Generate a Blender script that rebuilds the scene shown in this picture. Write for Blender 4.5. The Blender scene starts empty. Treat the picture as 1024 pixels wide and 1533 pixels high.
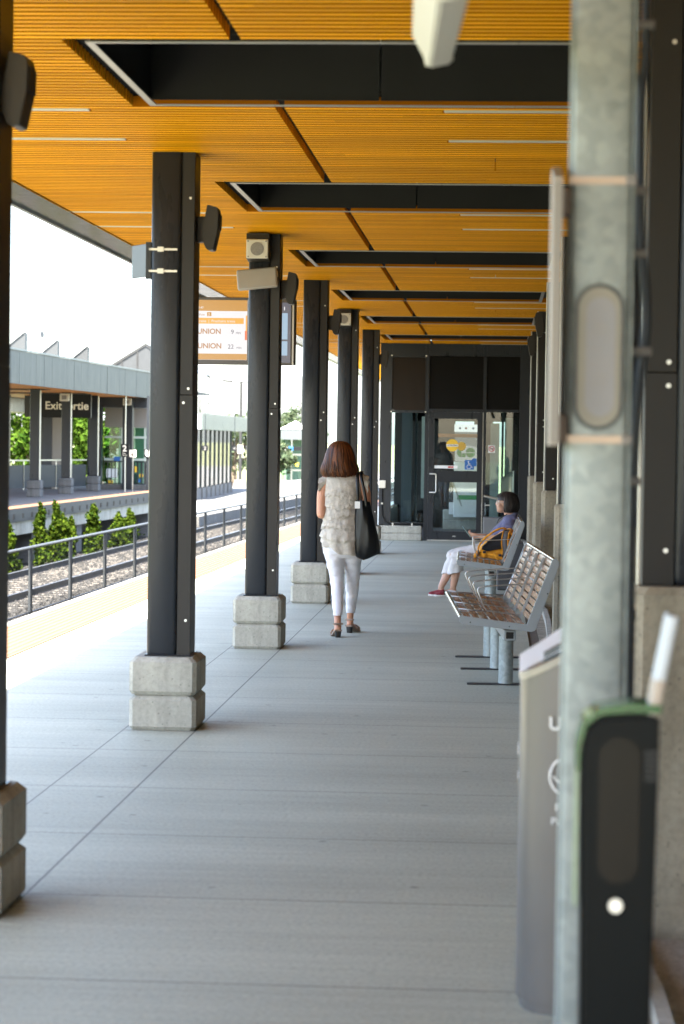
import bpy, bmesh, math, random
import numpy as np
from mathutils import Vector, Matrix, noise as mnoise
R = math.radians
C = bpy.context.scene.collection
SC = bpy.context.scene
random.seed(7); RNG = np.random.default_rng(7)
PI = math.pi

# ------------------------------------------------------------------ materials
class NT:
    def __init__(s, name):
        s.m = bpy.data.materials.new(name); s.m.use_nodes = True
        s.t = s.m.node_tree; s.n = s.t.nodes; s.l = s.t.links
        s.n.clear()
        s.out = s.n.new('ShaderNodeOutputMaterial')
    def node(s, t, **k):
        n = s.n.new(t)
        for a, b in k.items(): setattr(n, a, b)
        return n
    def link(s, a, b): s.l.new(a, b)
    def setin(s, n, i, v):
        if v is None: return
        if hasattr(v, 'is_output'): s.link(v, n.inputs[i])
        else:
            if isinstance(v, tuple) and len(v) == 3 and n.inputs[i].type == 'RGBA': v = (*v, 1)
            n.inputs[i].default_value = v
    def coord(s, which='Object', scale=(1, 1, 1), rot=(0, 0, 0)):
        tc = s.node('ShaderNodeTexCoord'); mp = s.node('ShaderNodeMapping')
        mp.inputs['Scale'].default_value = scale; mp.inputs['Rotation'].default_value = rot
        s.link(tc.outputs[which], mp.inputs['Vector']); return mp.outputs['Vector']
    def noise(s, vec, scale, detail=4, rough=.55):
        n = s.node('ShaderNodeTexNoise'); s.link(vec, n.inputs['Vector'])
        n.inputs['Scale'].default_value = scale; n.inputs['Detail'].default_value = detail
        n.inputs['Roughness'].default_value = rough; return n.outputs['Fac']
    def ramp(s, fac, stops):
        r = s.node('ShaderNodeValToRGB'); s.link(fac, r.inputs['Fac'])
        e = r.color_ramp.elements
        while len(e) < len(stops): e.new(.5)
        for i, (p, c) in enumerate(stops):
            e[i].position = p
            e[i].color = (*c, 1) if isinstance(c, tuple) else (c, c, c, 1)
        return r.outputs['Color']
    def mix(s, fac, a, b, mode='MIX'):
        m = s.node('ShaderNodeMix', data_type='RGBA', blend_type=mode)
        s.setin(m, 0, fac); s.setin(m, 6, a); s.setin(m, 7, b); return m.outputs[2]
    def math(s, op, a, b=None, c=None):
        m = s.node('ShaderNodeMath', operation=op)
        for i, v in enumerate((a, b, c)):
            if v is not None: s.setin(m, i, v)
        return m.outputs[0]
    def bump(s, h, strength=.3, dist=.01):
        b = s.node('ShaderNodeBump'); b.inputs['Strength'].default_value = strength
        b.inputs['Distance'].default_value = dist; s.link(h, b.inputs['Height']); return b.outputs['Normal']
    def bsdf(s, color, rough=.5, metal=0., normal=None, spec=None, **k):
        b = s.node('ShaderNodeBsdfPrincipled')
        s.setin(b, 'Base Color', color); s.setin(b, 'Roughness', rough); s.setin(b, 'Metallic', metal)
        if normal is not None: s.link(normal, b.inputs['Normal'])
        if spec is not None: b.inputs['Specular IOR Level'].default_value = spec
        for a, v in k.items(): s.setin(b, a, v)
        s.link(b.outputs[0], s.out.inputs['Surface']); return b

def simple(name, col, rough=.5, metal=0., var=.12, scale=6., bump=0., bscale=60., spec=None):
    t = NT(name); v = t.coord()
    n = t.noise(v, scale, 5)
    c = t.mix(1., t.ramp(n, [(.3, 1 - var), (.7, 1 + var * .0 + 0.0)]), (*col,), 'MULTIPLY')
    nr = t.bump(t.noise(v, bscale, 3), bump, .004) if bump else None
    rr = t.math('MULTIPLY_ADD', n, .15, max(rough - .075, .02))
    t.bsdf(c, rr, metal, nr, spec); return t.m

def glassmat(name, tint=(.85, .95, .92), refl=.10, rough=0., ior=1.5):
    t = NT(name)
    tr = t.node('ShaderNodeBsdfTransparent'); tr.inputs[0].default_value = (*tint, 1)
    gl = t.node('ShaderNodeBsdfGlossy'); gl.inputs['Roughness'].default_value = rough
    fr = t.node('ShaderNodeFresnel'); fr.inputs['IOR'].default_value = ior
    f = t.math('ADD', fr.outputs[0], refl)
    mx = t.node('ShaderNodeMixShader'); t.link(f, mx.inputs[0]); t.link(tr.outputs[0], mx.inputs[1]); t.link(gl.outputs[0], mx.inputs[2])
    t.link(mx.outputs[0], t.out.inputs['Surface']); return t.m

M = {}
def mat_floor():
    t = NT('broom_finished_concrete'); tc = t.node('ShaderNodeTexCoord')
    sep = t.node('ShaderNodeSeparateXYZ'); t.link(tc.outputs['Object'], sep.inputs[0])
    X, Y = sep.outputs[0], sep.outputs[1]
    st = t.noise(t.coord(scale=(.35, 9, 1)), 1.6, 6, .62)       # broom streaks across the platform
    st2 = t.noise(t.coord(scale=(.25, 1.5, 1)), 1.1, 4)
    st3 = t.noise(t.coord(scale=(3, 120, 1)), 1., 3, .6)
    big = t.noise(t.coord(), .45, 5)
    fine = t.noise(t.coord(), 55, 4, .7)
    c = t.ramp(st, [(.25, (.385, .412, .342)), (.5, (.448, .480, .398)), (.8, (.515, .550, .456))])
    c = t.mix(1., c, t.ramp(st2, [(.25, .82), (.7, 1.03)]), 'MULTIPLY')
    c = t.mix(1., c, t.ramp(big, [(.25, .86), (.65, 1.)]), 'MULTIPLY')
    c = t.mix(1., c, t.ramp(st3, [(.3, .9), (.7, 1.04)]), 'MULTIPLY')
    c = t.mix(1., c, t.ramp(fine, [(.32, .72), (.56, 1.03)]), 'MULTIPLY')
    sp = t.node('ShaderNodeTexVoronoi'); sp.inputs['Scale'].default_value = 3.2; t.link(tc.outputs['Object'], sp.inputs['Vector'])
    c = t.mix(1., c, t.ramp(sp.outputs['Distance'], [(.0, .45), (.045, .62), (.075, 1.)]), 'MULTIPLY')
    # warm worn strip along the right side where people wait
    warm = t.math('MULTIPLY', t.ramp(t.math('ADD', X, 1.2), [(.0, 0.), (1., 1.)]), .35)
    c = t.mix(warm, c, t.mix(1., c, (.93, .86, .80), 'MULTIPLY'))
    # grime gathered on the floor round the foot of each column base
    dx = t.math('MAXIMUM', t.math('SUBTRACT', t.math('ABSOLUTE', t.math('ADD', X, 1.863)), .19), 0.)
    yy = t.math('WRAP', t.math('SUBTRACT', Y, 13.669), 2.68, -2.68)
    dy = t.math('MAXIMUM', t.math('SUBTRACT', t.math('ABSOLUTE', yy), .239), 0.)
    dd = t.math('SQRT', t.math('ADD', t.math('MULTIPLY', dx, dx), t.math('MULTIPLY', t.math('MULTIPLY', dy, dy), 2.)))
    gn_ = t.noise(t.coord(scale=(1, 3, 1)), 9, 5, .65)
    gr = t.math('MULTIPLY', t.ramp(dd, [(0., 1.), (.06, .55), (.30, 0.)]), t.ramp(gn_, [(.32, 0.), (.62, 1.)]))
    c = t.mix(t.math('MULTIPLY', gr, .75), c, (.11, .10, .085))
    # saw-cut joints
    wob = t.math('MULTIPLY', t.math('SUBTRACT', t.noise(t.coord(), 2., 2), .5), .004)
    ylocal = t.math('ADD', Y, wob)
    jy = t.math('ABSOLUTE', t.math('SUBTRACT', t.math('PINGPONG', t.math('SUBTRACT', ylocal, 8.55), .67), 0.))
    g1 = t.math('LESS_THAN', jy, .0065)
    g2 = t.math('LESS_THAN', t.math('ABSOLUTE', t.math('ADD', X, 1.675)), .005)
    g3 = t.math('LESS_THAN', t.math('ABSOLUTE', t.math('ADD', X, 2.085)), .004)
    g = t.math('MAXIMUM', t.math('MULTIPLY', g1, .85), t.math('MAXIMUM', g2, g3))
    c = t.mix(t.math('MULTIPLY', g, .8), c, (.07, .07, .068))
    h = t.math('SUBTRACT', t.math('ADD', st3, t.math('MULTIPLY', fine, .6)), g)
    t.bsdf(c, t.math('MULTIPLY_ADD', st, .25, .5), 0, t.bump(h, .35, .003), .4); return t.m
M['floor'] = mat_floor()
def mat_concrete(name, a, b, stain=.35, scale=3.):
    t = NT(name); v = t.coord('Object')
    n = t.noise(v, scale, 6, .6); n2 = t.noise(v, 38, 4, .7)
    pits = t.node('ShaderNodeTexVoronoi'); pits.inputs['Scale'].default_value = 26; t.link(v, pits.inputs['Vector'])
    c = t.ramp(n, [(.28, a), (.7, b)])
    c = t.mix(1., c, t.ramp(n2, [(.3, 1 - stain), (.58, 1.)]), 'MULTIPLY')
    c = t.mix(1., c, t.ramp(pits.outputs['Distance'], [(.0, .5), (.12, .8), (.17, 1.)]), 'MULTIPLY')
    drip = t.noise(t.coord('Object', (7, 7, .5)), 1.4, 4)
    c = t.mix(1., c, t.ramp(drip, [(.3, .72), (.6, 1.)]), 'MULTIPLY')
    h = t.math('ADD', n2, t.ramp(pits.outputs['Distance'], [(.0, 0.), (.17, 1.)]))
    t.bsdf(c, .85, 0, t.bump(h, .4, .004), .25); return t.m
M['concrete'] = mat_concrete('grey_precast_concrete', (.31, .305, .255), (.46, .45, .385), .2)
M['pier'] = mat_concrete('brown_stained_concrete', (.25, .215, .155), (.41, .365, .275), .25, 2.2)
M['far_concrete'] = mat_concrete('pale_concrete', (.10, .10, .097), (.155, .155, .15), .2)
M['kerb'] = mat_concrete('kerb_concrete', (.40, .385, .33), (.52, .50, .44), .2)
def mat_soil():
    t = NT('dirty_concrete_margin'); v = t.coord(); n = t.noise(v, 5, 6, .65); n2 = t.noise(v, 70, 4, .7)
    c = t.ramp(n, [(.3, (.27, .24, .19)), (.7, (.44, .40, .33))])
    c = t.mix(1., c, t.ramp(n2, [(.3, .55), (.6, 1.)]), 'MULTIPLY')
    t.bsdf(c, .9, 0, t.bump(n2, .7, .01), .2); return t.m
M['margin'] = mat_soil()
def mat_stone():
    t = NT('rough_stone'); v = t.coord()
    vo = t.node('ShaderNodeTexVoronoi'); vo.inputs['Scale'].default_value = 9; t.link(v, vo.inputs['Vector'])
    n = t.noise(v, 14, 6, .7)
    c = t.mix(1., t.ramp(n, [(.3, (.2, .17, .13)), (.7, (.45, .41, .34))]), t.ramp(vo.outputs['Distance'], [(0., 1.), (.6, .6)]), 'MULTIPLY')
    t.bsdf(c, .9, 0, t.bump(t.math('ADD', n, vo.outputs['Distance']), .9, .03)); return t.m
M['stone'] = mat_stone()
def mat_steel():
    t = NT('charcoal_painted_steel'); v = t.coord('Object', (1, 1, .25)); n = t.noise(v, 7, 5)
    c = t.ramp(n, [(.3, (.0135, .0165, .021)), (.75, (.018, .0215, .0265))])
    dust = t.noise(t.coord('Object', (4, 4, .8)), 5, 5, .7)
    c = t.mix(t.math('MULTIPLY', t.ramp(dust, [(.5, 0.), (.85, 1.)]), .08), c, (.06, .055, .05))
    t.bsdf(c, t.math('MULTIPLY_ADD', n, .2, .20), 0, t.bump(t.noise(v, 30, 2), .03, .003), .3); return t.m
M['steel'] = mat_steel()
M['cover'] = simple('brown_grey_cover_plate', (.0155, .0138, .0122), .42, 0, .12, 4, .03, spec=.3)
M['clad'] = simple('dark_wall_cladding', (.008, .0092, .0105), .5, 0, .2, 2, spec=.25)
M['black'] = simple('matt_black_board', (.0035, .0035, .003), .75, 0, .3, 3)
M['felt'] = simple('black_felt', (.006, .005, .005), .95)
M['speaker'] = simple('dark_speaker_shell', (.028, .025, .021), .5, 0, .15, 8, .1, spec=.3)
M['white'] = simple('off_white_paint', (.52, .51, .45), .45, 0, .08, 5)
M['grille'] = simple('grey_speaker_grille', (.22, .21, .20), .6, 0, .3, 90)
M['taupe'] = simple('taupe_back_panel', (.27, .25, .225), .5, 0, .08, 3)
M['tin'] = simple('silver_strap', (.55, .54, .50), .35, .9)
M['copper'] = simple('tarnished_band', (.42, .33, .26), .45, .5)
M['trim'] = simple('bright_metal_trim', (.36, .35, .33), .45, .7, .1)
M['screw'] = simple('bright_screw_head', (.75, .75, .72), .35, .8)
def mat_slat():
    t = NT('honey_wood_slats'); tc = t.node('ShaderNodeTexCoord')
    sep = t.node('ShaderNodeSeparateXYZ'); t.link(tc.outputs['Object'], sep.inputs[0])
    row = t.math('FLOOR', t.math('DIVIDE', sep.outputs[1], PITCH))
    wn = t.node('ShaderNodeTexWhiteNoise', noise_dimensions='1D'); t.link(row, wn.inputs['W'])
    g = t.noise(t.coord('Object', (1.2, 40, 40)), 2.2, 5, .6)
    big = t.noise(t.coord('Object', (.5, .35, 1)), 1.4, 4)
    seg = t.math('FLOOR', t.math('ADD', t.math('DIVIDE', sep.outputs[0], 1.9), t.math('MULTIPLY', wn.outputs['Value'], 7.3)))
    wn2 = t.node('ShaderNodeTexWhiteNoise', noise_dimensions='2D'); cmb = t.node('ShaderNodeCombineXYZ'); t.link(seg, cmb.inputs[0]); t.link(row, cmb.inputs[1]); t.link(cmb.outputs[0], wn2.inputs['Vector'])
    c = t.ramp(g, [(.25, (.88, .355, .003)), (.5, (.97, .445, .004)), (.8, (.99, .515, .008))])
    c = t.mix(1., c, t.ramp(wn.outputs['Value'], [(0., .78), (1., 1.05)]), 'MULTIPLY')
    c = t.mix(1., c, t.ramp(wn2.outputs['Value'], [(0., .80), (1., 1.05)]), 'MULTIPLY')
    c = t.mix(1., c, t.ramp(big, [(.25, .84), (.6, 1.)]), 'MULTIPLY')
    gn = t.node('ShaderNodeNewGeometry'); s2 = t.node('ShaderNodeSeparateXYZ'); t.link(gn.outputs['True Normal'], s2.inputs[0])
    edge = t.math('GREATER_THAN', t.math('ABSOLUTE', s2.outputs[1]), .5)      # shade in the gaps, painted on the slat sides as a darker colour
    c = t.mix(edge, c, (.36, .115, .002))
    t.bsdf(c, .6, 0, t.bump(g, .08, .002), .04); return t.m
PITCH = .0893
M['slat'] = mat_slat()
def mat_zinc(name='zinc_panel', col=(.30, .34, .36), rough=.42):
    t = NT(name); v = t.coord('Object', (1, 1, .12)); n = t.noise(v, 2.5, 5, .6); n2 = t.noise(v, 14, 4)
    c = t.mix(1., t.ramp(n, [(.3, .82), (.7, 1.12)]), (*col,), 'MULTIPLY')
    t.bsdf(c, t.math('MULTIPLY_ADD', n2, .2, rough - .1), .55, t.bump(n, .1, .02)); return t.m
M['zinc'] = mat_zinc()
M['soffit'] = mat_zinc('dark_zinc_soffit', (.10, .125, .11), .14)
def mat_galv():
    t = NT('galvanised_steel'); v = t.coord(); 
    vo = t.node('ShaderNodeTexVoronoi'); vo.inputs['Scale'].default_value = 42; t.link(v, vo.inputs['Vector'])
    n = t.noise(v, 6, 6, .65)
    c = t.mix(.35, t.ramp(n, [(.3, (.19, .222, .222)), (.7, (.29, .33, .33))]), t.ramp(vo.outputs['Color'], [(.2, (.19, .215, .21)), (.9, (.37, .41, .395))]))
    t.bsdf(c, t.math('MULTIPLY_ADD', n, .3, .38), .45, t.bump(n, .08, .004)); return t.m
M['galv'] = mat_galv()
M['bench_frame'] = simple('grey_powder_coated_frame', (.26, .285, .30), .42, .2, .1, 6)
M['bench_slat'] = simple('brushed_steel_slat', (.66, .63, .59), .17, 1., .12, 10)
M['bench_wood'] = simple('glossy_brown_slat', (.36, .165, .06), .20, 0, .3, 7, spec=.8)
M['rod'] = simple('steel_rod', (.42, .43, .44), .3, .8)
M['foot'] = simple('dark_foot_plate', (.04, .042, .045), .5, .3)
M['tactile'] = simple('yellow_tactile_tile', (.125, .058, .026), .7, 0, .15, 3)
def mat_ballast():
    t = NT('crushed_stone_ballast'); v = t.coord()
    vo = t.node('ShaderNodeTexVoronoi'); vo.inputs['Scale'].default_value = 13; t.link(v, vo.inputs['Vector'])
    n = t.noise(v, 1.3, 5)
    c = t.ramp(vo.outputs['Color'], [(.1, (.0016, .0016, .0016)), (.5, (.005, .005, .0048)), (.9, (.011, .0108, .0103))])
    c = t.mix(1., c, t.ramp(n, [(.3, .72), (.7, 1.05)]), 'MULTIPLY')
    c = t.mix(1., c, t.ramp(vo.outputs['Distance'], [(.2, 1.), (.75, .3)]), 'MULTIPLY')
    t.bsdf(c, .9, 0, t.bump(t.math('MULTIPLY', vo.outputs['Distance'], -1.), 1., .05), .2); return t.m
M['ballast'] = mat_ballast()
def mat_stones():
    t = NT('ballast_stone'); oi = t.node('ShaderNodeTexCoord'); v = t.coord()
    vo = t.node('ShaderNodeTexVoronoi'); vo.inputs['Scale'].default_value = 8; t.link(v, vo.inputs['Vector'])
    c = t.ramp(vo.outputs['Color'], [(.1, (.002, .002, .002)), (.5, (.0062, .0061, .0058)), (.9, (.018, .0176, .0166))])
    t.bsdf(c, .9); return t.m
M['stones'] = mat_stones()
M['rail_side'] = simple('rusty_rail_web', (.022, .018, .016), .75, .2, .3, 5)
M['rail_top'] = simple('polished_rail_head', (.25, .25, .25), .4, 1.)
M['sleeper'] = simple('weathered_sleeper', (.07, .063, .055), .9, 0, .3, 6, .3)
def mat_ground():
    t = NT('dry_grass_ground'); v = t.coord(); n = t.noise(v, .3, 8, .65); n2 = t.noise(v, 9, 5)
    c = t.ramp(n, [(.3, (.06, .075, .03)), (.7, (.13, .13, .06))]); c = t.mix(1., c, t.ramp(n2, [(.3, .7), (.7, 1.1)]), 'MULTIPLY')
    t.bsdf(c, .95); return t.m
M['ground'] = mat_ground()
def mat_leaf(name, a, b, tr=.35):
    t = NT(name); g = t.node('ShaderNodeNewGeometry'); v = t.coord(); n = t.noise(v, 1.1, 3)
    wn = t.node('ShaderNodeTexWhiteNoise', noise_dimensions='1D'); t.link(g.outputs['Random Per Island'], wn.inputs['W'])
    f = t.math('MULTIPLY_ADD', wn.outputs['Value'], .6, t.math('MULTIPLY', n, .4))
    c = t.ramp(f, [(.2, a), (.8, b)])
    d = t.node('ShaderNodeBsdfDiffuse'); t.link(c, d.inputs[0])
    tl = t.node('ShaderNodeBsdfTranslucent'); t.link(t.mix(1., c, (1., 1., .6), 'MULTIPLY'), tl.inputs[0])
    mx = t.node('ShaderNodeMixShader'); mx.inputs[0].default_value = tr
    t.link(d.outputs[0], mx.inputs[1]); t.link(tl.outputs[0], mx.inputs[2]); t.link(mx.outputs[0], t.out.inputs['Surface']); return t.m
M['leaf'] = mat_leaf('tree_foliage', (.010, .028, .004), (.045, .080, .010))
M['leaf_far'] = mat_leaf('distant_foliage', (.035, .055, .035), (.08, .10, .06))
M['leaf_shrub'] = mat_leaf('shrub_foliage', (.006, .017, .003), (.050, .075, .008))
M['bark'] = simple('grey_brown_bark', (.10, .075, .05), .9, 0, .4, 9, .5)
M['glass'] = glassmat('door_glass', (.80, .88, .87), .0)
M['glass_far'] = glassmat('greenish_shelter_glass', (.62, .80, .72), .03, .03, 1.22)
M['brick'] = None
def mat_brick():
    t = NT('grey_brick'); b = t.node('ShaderNodeTexBrick'); t.link(t.coord('Object', (1, 1, 1), (R(90), 0, 0)), b.inputs['Vector'])
    b.inputs['Scale'].default_value = 2.2; b.inputs['Color1'].default_value = (.035, .033, .035, 1); b.inputs['Color2'].default_value = (.05, .047, .047, 1); b.inputs['Mortar'].default_value = (.10, .097, .094, 1)
    t.bsdf(b.outputs['Color'], .85); return t.m
M['brick'] = mat_brick()
M['sign_black'] = simple('black_sign_panel', (.006, .0065, .0075), .4, spec=.2)
M['sign_white'] = simple('white_lettering', (.82, .82, .80), .5, 0, .02)
M['sign_dim'] = simple('sunlit_white_lettering', (.11, .11, .105), .6, 0, .02)
M['pole_grey'] = simple('weathered_grey_pole', (.008, .009, .0095), .7, 0)
M['sign_cream'] = simple('cream_sign_panel', (.75, .70, .58), .5, 0, .03)
M['blue'] = simple('blue_sticker', (.02, .13, .42), .45, 0, .05)
M['yellow'] = simple('yellow_sticker', (.85, .52, .03), .5, 0, .05)
M['green'] = simple('green_enamel', (.03, .32, .07), .35, 0, .05)
M['red'] = simple('red_ink', (.55, .05, .05), .5, 0, .05)
M['grey_panel'] = simple('warm_grey_panel', (.22, .205, .185), .5, 0, .06, 2)
def mat_emit(name, col, st):
    t = NT(name); b = t.bsdf((col[0] * .05, col[1] * .05, col[2] * .05), .25)
    b.inputs['Emission Color'].default_value = (*col, 1); b.inputs['Emission Strength'].default_value = st; return t.m
SCR = .09
M['scr_white'] = mat_emit('lit_screen_pale', (.72, .70, .72), SCR)
M['scr_orange'] = mat_emit('lit_screen_orange', (.85, .36, .06), SCR)
M['scr_brown'] = mat_emit('lit_screen_brown', (.50, .25, .06), SCR)
M['scr_text'] = mat_emit('lit_screen_text', (.42, .21, .10), SCR)
M['scr_dark'] = mat_emit('lit_screen_slate', (.10, .10, .13), SCR)
M['scr_blue'] = mat_emit('lit_screen_blue', (.30, .42, .55), SCR)
M['scr_red'] = mat_emit('lit_screen_red', (.7, .15, .05), SCR)
M['bezel'] = simple('monitor_bezel', (.05, .04, .035), .35)
M['beige_edge'] = simple('beige_casing_edge', (.5, .45, .38), .4)
# ------------------------------------------------------------------ mesh helper
class MB:
    def __init__(s): s.b = bmesh.new()
    def _add(s, geom_verts, mtx):
        bmesh.ops.transform(s.b, matrix=mtx, verts=geom_verts)
    def box(s, x0, x1, y0, y1, z0, z1, bev=0., seg=2, mtx=None):
        r = bmesh.ops.create_cube(s.b, size=1.)
        vs = r['verts']
        bmesh.ops.transform(s.b, matrix=Matrix.Translation(((x0 + x1) / 2, (y0 + y1) / 2, (z0 + z1) / 2)) @ Matrix.Diagonal((abs(x1 - x0), abs(y1 - y0), abs(z1 - z0), 1)), verts=vs)
        if bev:
            es = list({e for v in vs for e in v.link_edges})
            rr = bmesh.ops.bevel(s.b, geom=es, offset=bev, segments=seg, affect='EDGES', profile=.5)
            vs = list({v for f in rr['faces'] for v in f.verts} | {v for v in vs if v.is_valid})
        if mtx is not None: bmesh.ops.transform(s.b, matrix=mtx, verts=vs)
        return s
    def fastbox(s, x0, x1, y0, y1, z0, z1):
        v = [s.b.verts.new(p) for p in ((x0, y0, z0), (x1, y0, z0), (x1, y1, z0), (x0, y1, z0), (x0, y0, z1), (x1, y0, z1), (x1, y1, z1), (x0, y1, z1))]
        for f in ((0, 3, 2, 1), (4, 5, 6, 7), (0, 1, 5, 4), (1, 2, 6, 5), (2, 3, 7, 6), (3, 0, 4, 7)): s.b.faces.new([v[i] for i in f])
        return s
    def cyl(s, p0, p1, r0, r1=None, n=16, caps=True):
        r1 = r0 if r1 is None else r1
        return s.tube([p0, p1], [r0, r1], n, caps)
    def tube(s, pts, rad, n=8, caps=True, closed=False):
        pts = [Vector(p) for p in pts]
        if not isinstance(rad, (list, tuple)): rad = [rad] * len(pts)
        rings = []; up = None
        for i, p in enumerate(pts):
            if closed: d = pts[(i + 1) % len(pts)] - pts[i - 1]
            else: d = (pts[min(i + 1, len(pts) - 1)] - pts[max(i - 1, 0)])
            d.normalize()
            if up is None:
                up = Vector((0, 0, 1)) if abs(d.z) < .9 else Vector((1, 0, 0))
            u = up - d * up.dot(d); u.normalize(); w = d.cross(u); up = u
            rings.append([s.b.verts.new(p + u * rad[i] * math.cos(2 * PI * k / n) + w * rad[i] * math.sin(2 * PI * k / n)) for k in range(n)])
        m = len(rings)
        for i in range(m if closed else m - 1):
            a, b = rings[i], rings[(i + 1) % m]
            for k in range(n): s.b.faces.new((a[k], a[(k + 1) % n], b[(k + 1) % n], b[k]))
        if caps and not closed:
            s.b.faces.new(list(reversed(rings[0]))); s.b.faces.new(rings[-1])
        return s
    def prism(s, poly, axis, a, b):
        """poly of 2-D points extruded along axis from a to b; x->(y,z), y->(x,z), z->(x,y)"""
        def P(p, t): return {'x': (t, p[0], p[1]), 'y': (p[0], t, p[1]), 'z': (p[0], p[1], t)}[axis]
        v0 = [s.b.verts.new(P(p, a)) for p in poly]; v1 = [s.b.verts.new(P(p, b)) for p in poly]
        n = len(poly)
        for i in range(n): s.b.faces.new((v0[i], v0[(i + 1) % n], v1[(i + 1) % n], v1[i]))
        s.b.faces.new(list(reversed(v0))); s.b.faces.new(v1); return s
    def loft(s, rings, n=20, cap=True, p=2.):
        rs = []
        for c, u, v in rings:
            c, u, v = Vector(c), Vector(u), Vector(v); ring = []
            for k in range(n):
                a = 2 * PI * k / n; ca, sa = math.cos(a), math.sin(a)
                ca = math.copysign(abs(ca) ** (2 / p), ca); sa = math.copysign(abs(sa) ** (2 / p), sa)
                ring.append(s.b.verts.new(c + u * ca + v * sa))
            rs.append(ring)
        for i in range(len(rs) - 1):
            for k in range(n): s.b.faces.new((rs[i][k], rs[i][(k + 1) % n], rs[i + 1][(k + 1) % n], rs[i + 1][k]))
        if cap: s.b.faces.new(list(reversed(rs[0]))); s.b.faces.new(rs[-1])
        return s
    def hring(s, lst, n=20, p=2., cap=True):
        return s.loft([((x, y, z), (rx, 0, 0), (0, ry, 0)) for x, y, z, rx, ry in lst], n, cap, p)
    def ell(s, c, r, mtx=None, n=16):
        rr = bmesh.ops.create_uvsphere(s.b, u_segments=n, v_segments=max(6, n * 2 // 3), radius=1.)
        m = Matrix.Translation(c) @ (mtx if mtx is not None else Matrix.Identity(4)) @ Matrix.Diagonal((*r, 1))
        bmesh.ops.transform(s.b, matrix=m, verts=rr['verts']); return s
    def limb(s, pts, rad, n=14, sub=4, flat=1.):
        pts = [Vector(p) for p in pts]; P = []; Q = []
        for i in range(len(pts) - 1):
            p0 = pts[max(i - 1, 0)]; p1 = pts[i]; p2 = pts[i + 1]; p3 = pts[min(i + 2, len(pts) - 1)]
            for k in range(sub):
                t = k / sub
                P.append(.5 * ((2 * p1) + (p2 - p0) * t + (2 * p0 - 5 * p1 + 4 * p2 - p3) * t * t + (3 * p1 - p0 - 3 * p2 + p3) * t ** 3))
                Q.append(rad[i] * (1 - t) + rad[i + 1] * t)
        P.append(pts[-1]); Q.append(rad[-1])
        s.tube(P, Q, n)
        s.ell(P[0], (Q[0],) * 3, n=10); s.ell(P[-1], (Q[-1],) * 3, n=10); return s
    def build(s, name, mat, parent=None, smooth=False, fix=True):
        if fix: bmesh.ops.recalc_face_normals(s.b, faces=s.b.faces)
        me = bpy.data.meshes.new(name); s.b.to_mesh(me); s.b.free()
        return link(name, me, mat, parent, smooth)
def split_build(mb, name, mat, parent, smooth=False):
    """every separate piece of the bmesh becomes a part of its own"""
    bmesh.ops.recalc_face_normals(mb.b, faces=mb.b.faces); me = bpy.data.meshes.new('tmp'); mb.b.to_mesh(me); mb.b.free()
    par = list(range(len(me.vertices)))
    def find(a):
        while par[a] != a: par[a] = par[par[a]]; a = par[a]
        return a
    for e in me.edges: par[find(e.vertices[0])] = find(e.vertices[1])
    groups = {}
    for p in me.polygons: groups.setdefault(find(p.vertices[0]), []).append(p)
    out = []
    for ps in groups.values():
        ids = {}; F = []
        for p in ps: F.append([ids.setdefault(v, len(ids)) for v in p.vertices])
        m2 = bpy.data.meshes.new(name); m2.from_pydata([me.vertices[v].co[:] for v in ids], [], F); out.append(link(name, m2, mat, parent, smooth))
    bpy.data.meshes.remove(me); return out
def wrinkle(o, amp, sc, stretch=(1, 1, 2.2), z0=None):
    """push a cloth surface in and out along its normals in soft folds"""
    me = o.data; cos = [v.co.copy() for v in me.vertices]; ns = [v.normal.copy() for v in me.vertices]
    for v, c, n in zip(me.vertices, cos, ns):
        q = Vector((c.x * stretch[0], c.y * stretch[1], c.z * stretch[2])) * sc
        k = mnoise.noise(q) + .5 * mnoise.noise(q * 2.3 + Vector((3, 1, 7)))
        v.co = c + n * amp * (k - .25 * abs(k))
    me.update(); return o
def link(name, me, mat, parent=None, smooth=False):
    o = bpy.data.objects.new(name, me); C.objects.link(o)
    if mat is not None: me.materials.append(M[mat] if isinstance(mat, str) else mat)
    if smooth is True: me.polygons.foreach_set('use_smooth', [True] * len(me.polygons))
    elif smooth: me.shade_auto = None
    if parent: o.parent = parent
    return o
def asmooth(o, ang=40):
    """smooth faces, sharp edges above the angle"""
    me = o.data; b = bmesh.new(); b.from_mesh(me); c = math.cos(R(ang))
    for f in b.faces: f.smooth = True
    for e in b.edges:
        if len(e.link_faces) == 2: e.smooth = e.link_faces[0].normal.dot(e.link_faces[1].normal) > c
    b.to_mesh(me); b.free(); return o
def remesh(mb, name, mat, parent, voxel=.006, it=4):
    me = bpy.data.meshes.new('tmp'); bmesh.ops.recalc_face_normals(mb.b, faces=mb.b.faces); mb.b.to_mesh(me); mb.b.free()
    o = bpy.data.objects.new('tmp', me); C.objects.link(o)
    m = o.modifiers.new('r', 'REMESH'); m.mode = 'VOXEL'; m.voxel_size = voxel
    if it: k = o.modifiers.new('s', 'SMOOTH'); k.iterations = it; k.factor = .5
    dg = bpy.context.evaluated_depsgraph_get(); ev = o.evaluated_get(dg)
    nm = bpy.data.meshes.new_from_object(ev); nm.name = name
    bpy.data.objects.remove(o); bpy.data.meshes.remove(me)
    nm.materials.clear()
    return link(name, nm, mat, parent, True)
def tag(o, label, cat, group=None, kind=None):
    o['label'] = label
    if cat: o['category'] = cat
    if group: o['group'] = group
    o['kind'] = kind or 'thing'
    return o
def thing(name, label, cat, loc=(0, 0, 0), rz=0., group=None):
    o = bpy.data.objects.new(name, None); C.objects.link(o); o.empty_display_size = .1
    o.location = loc; o.rotation_euler = (0, 0, rz); return tag(o, label, cat, group)
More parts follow.
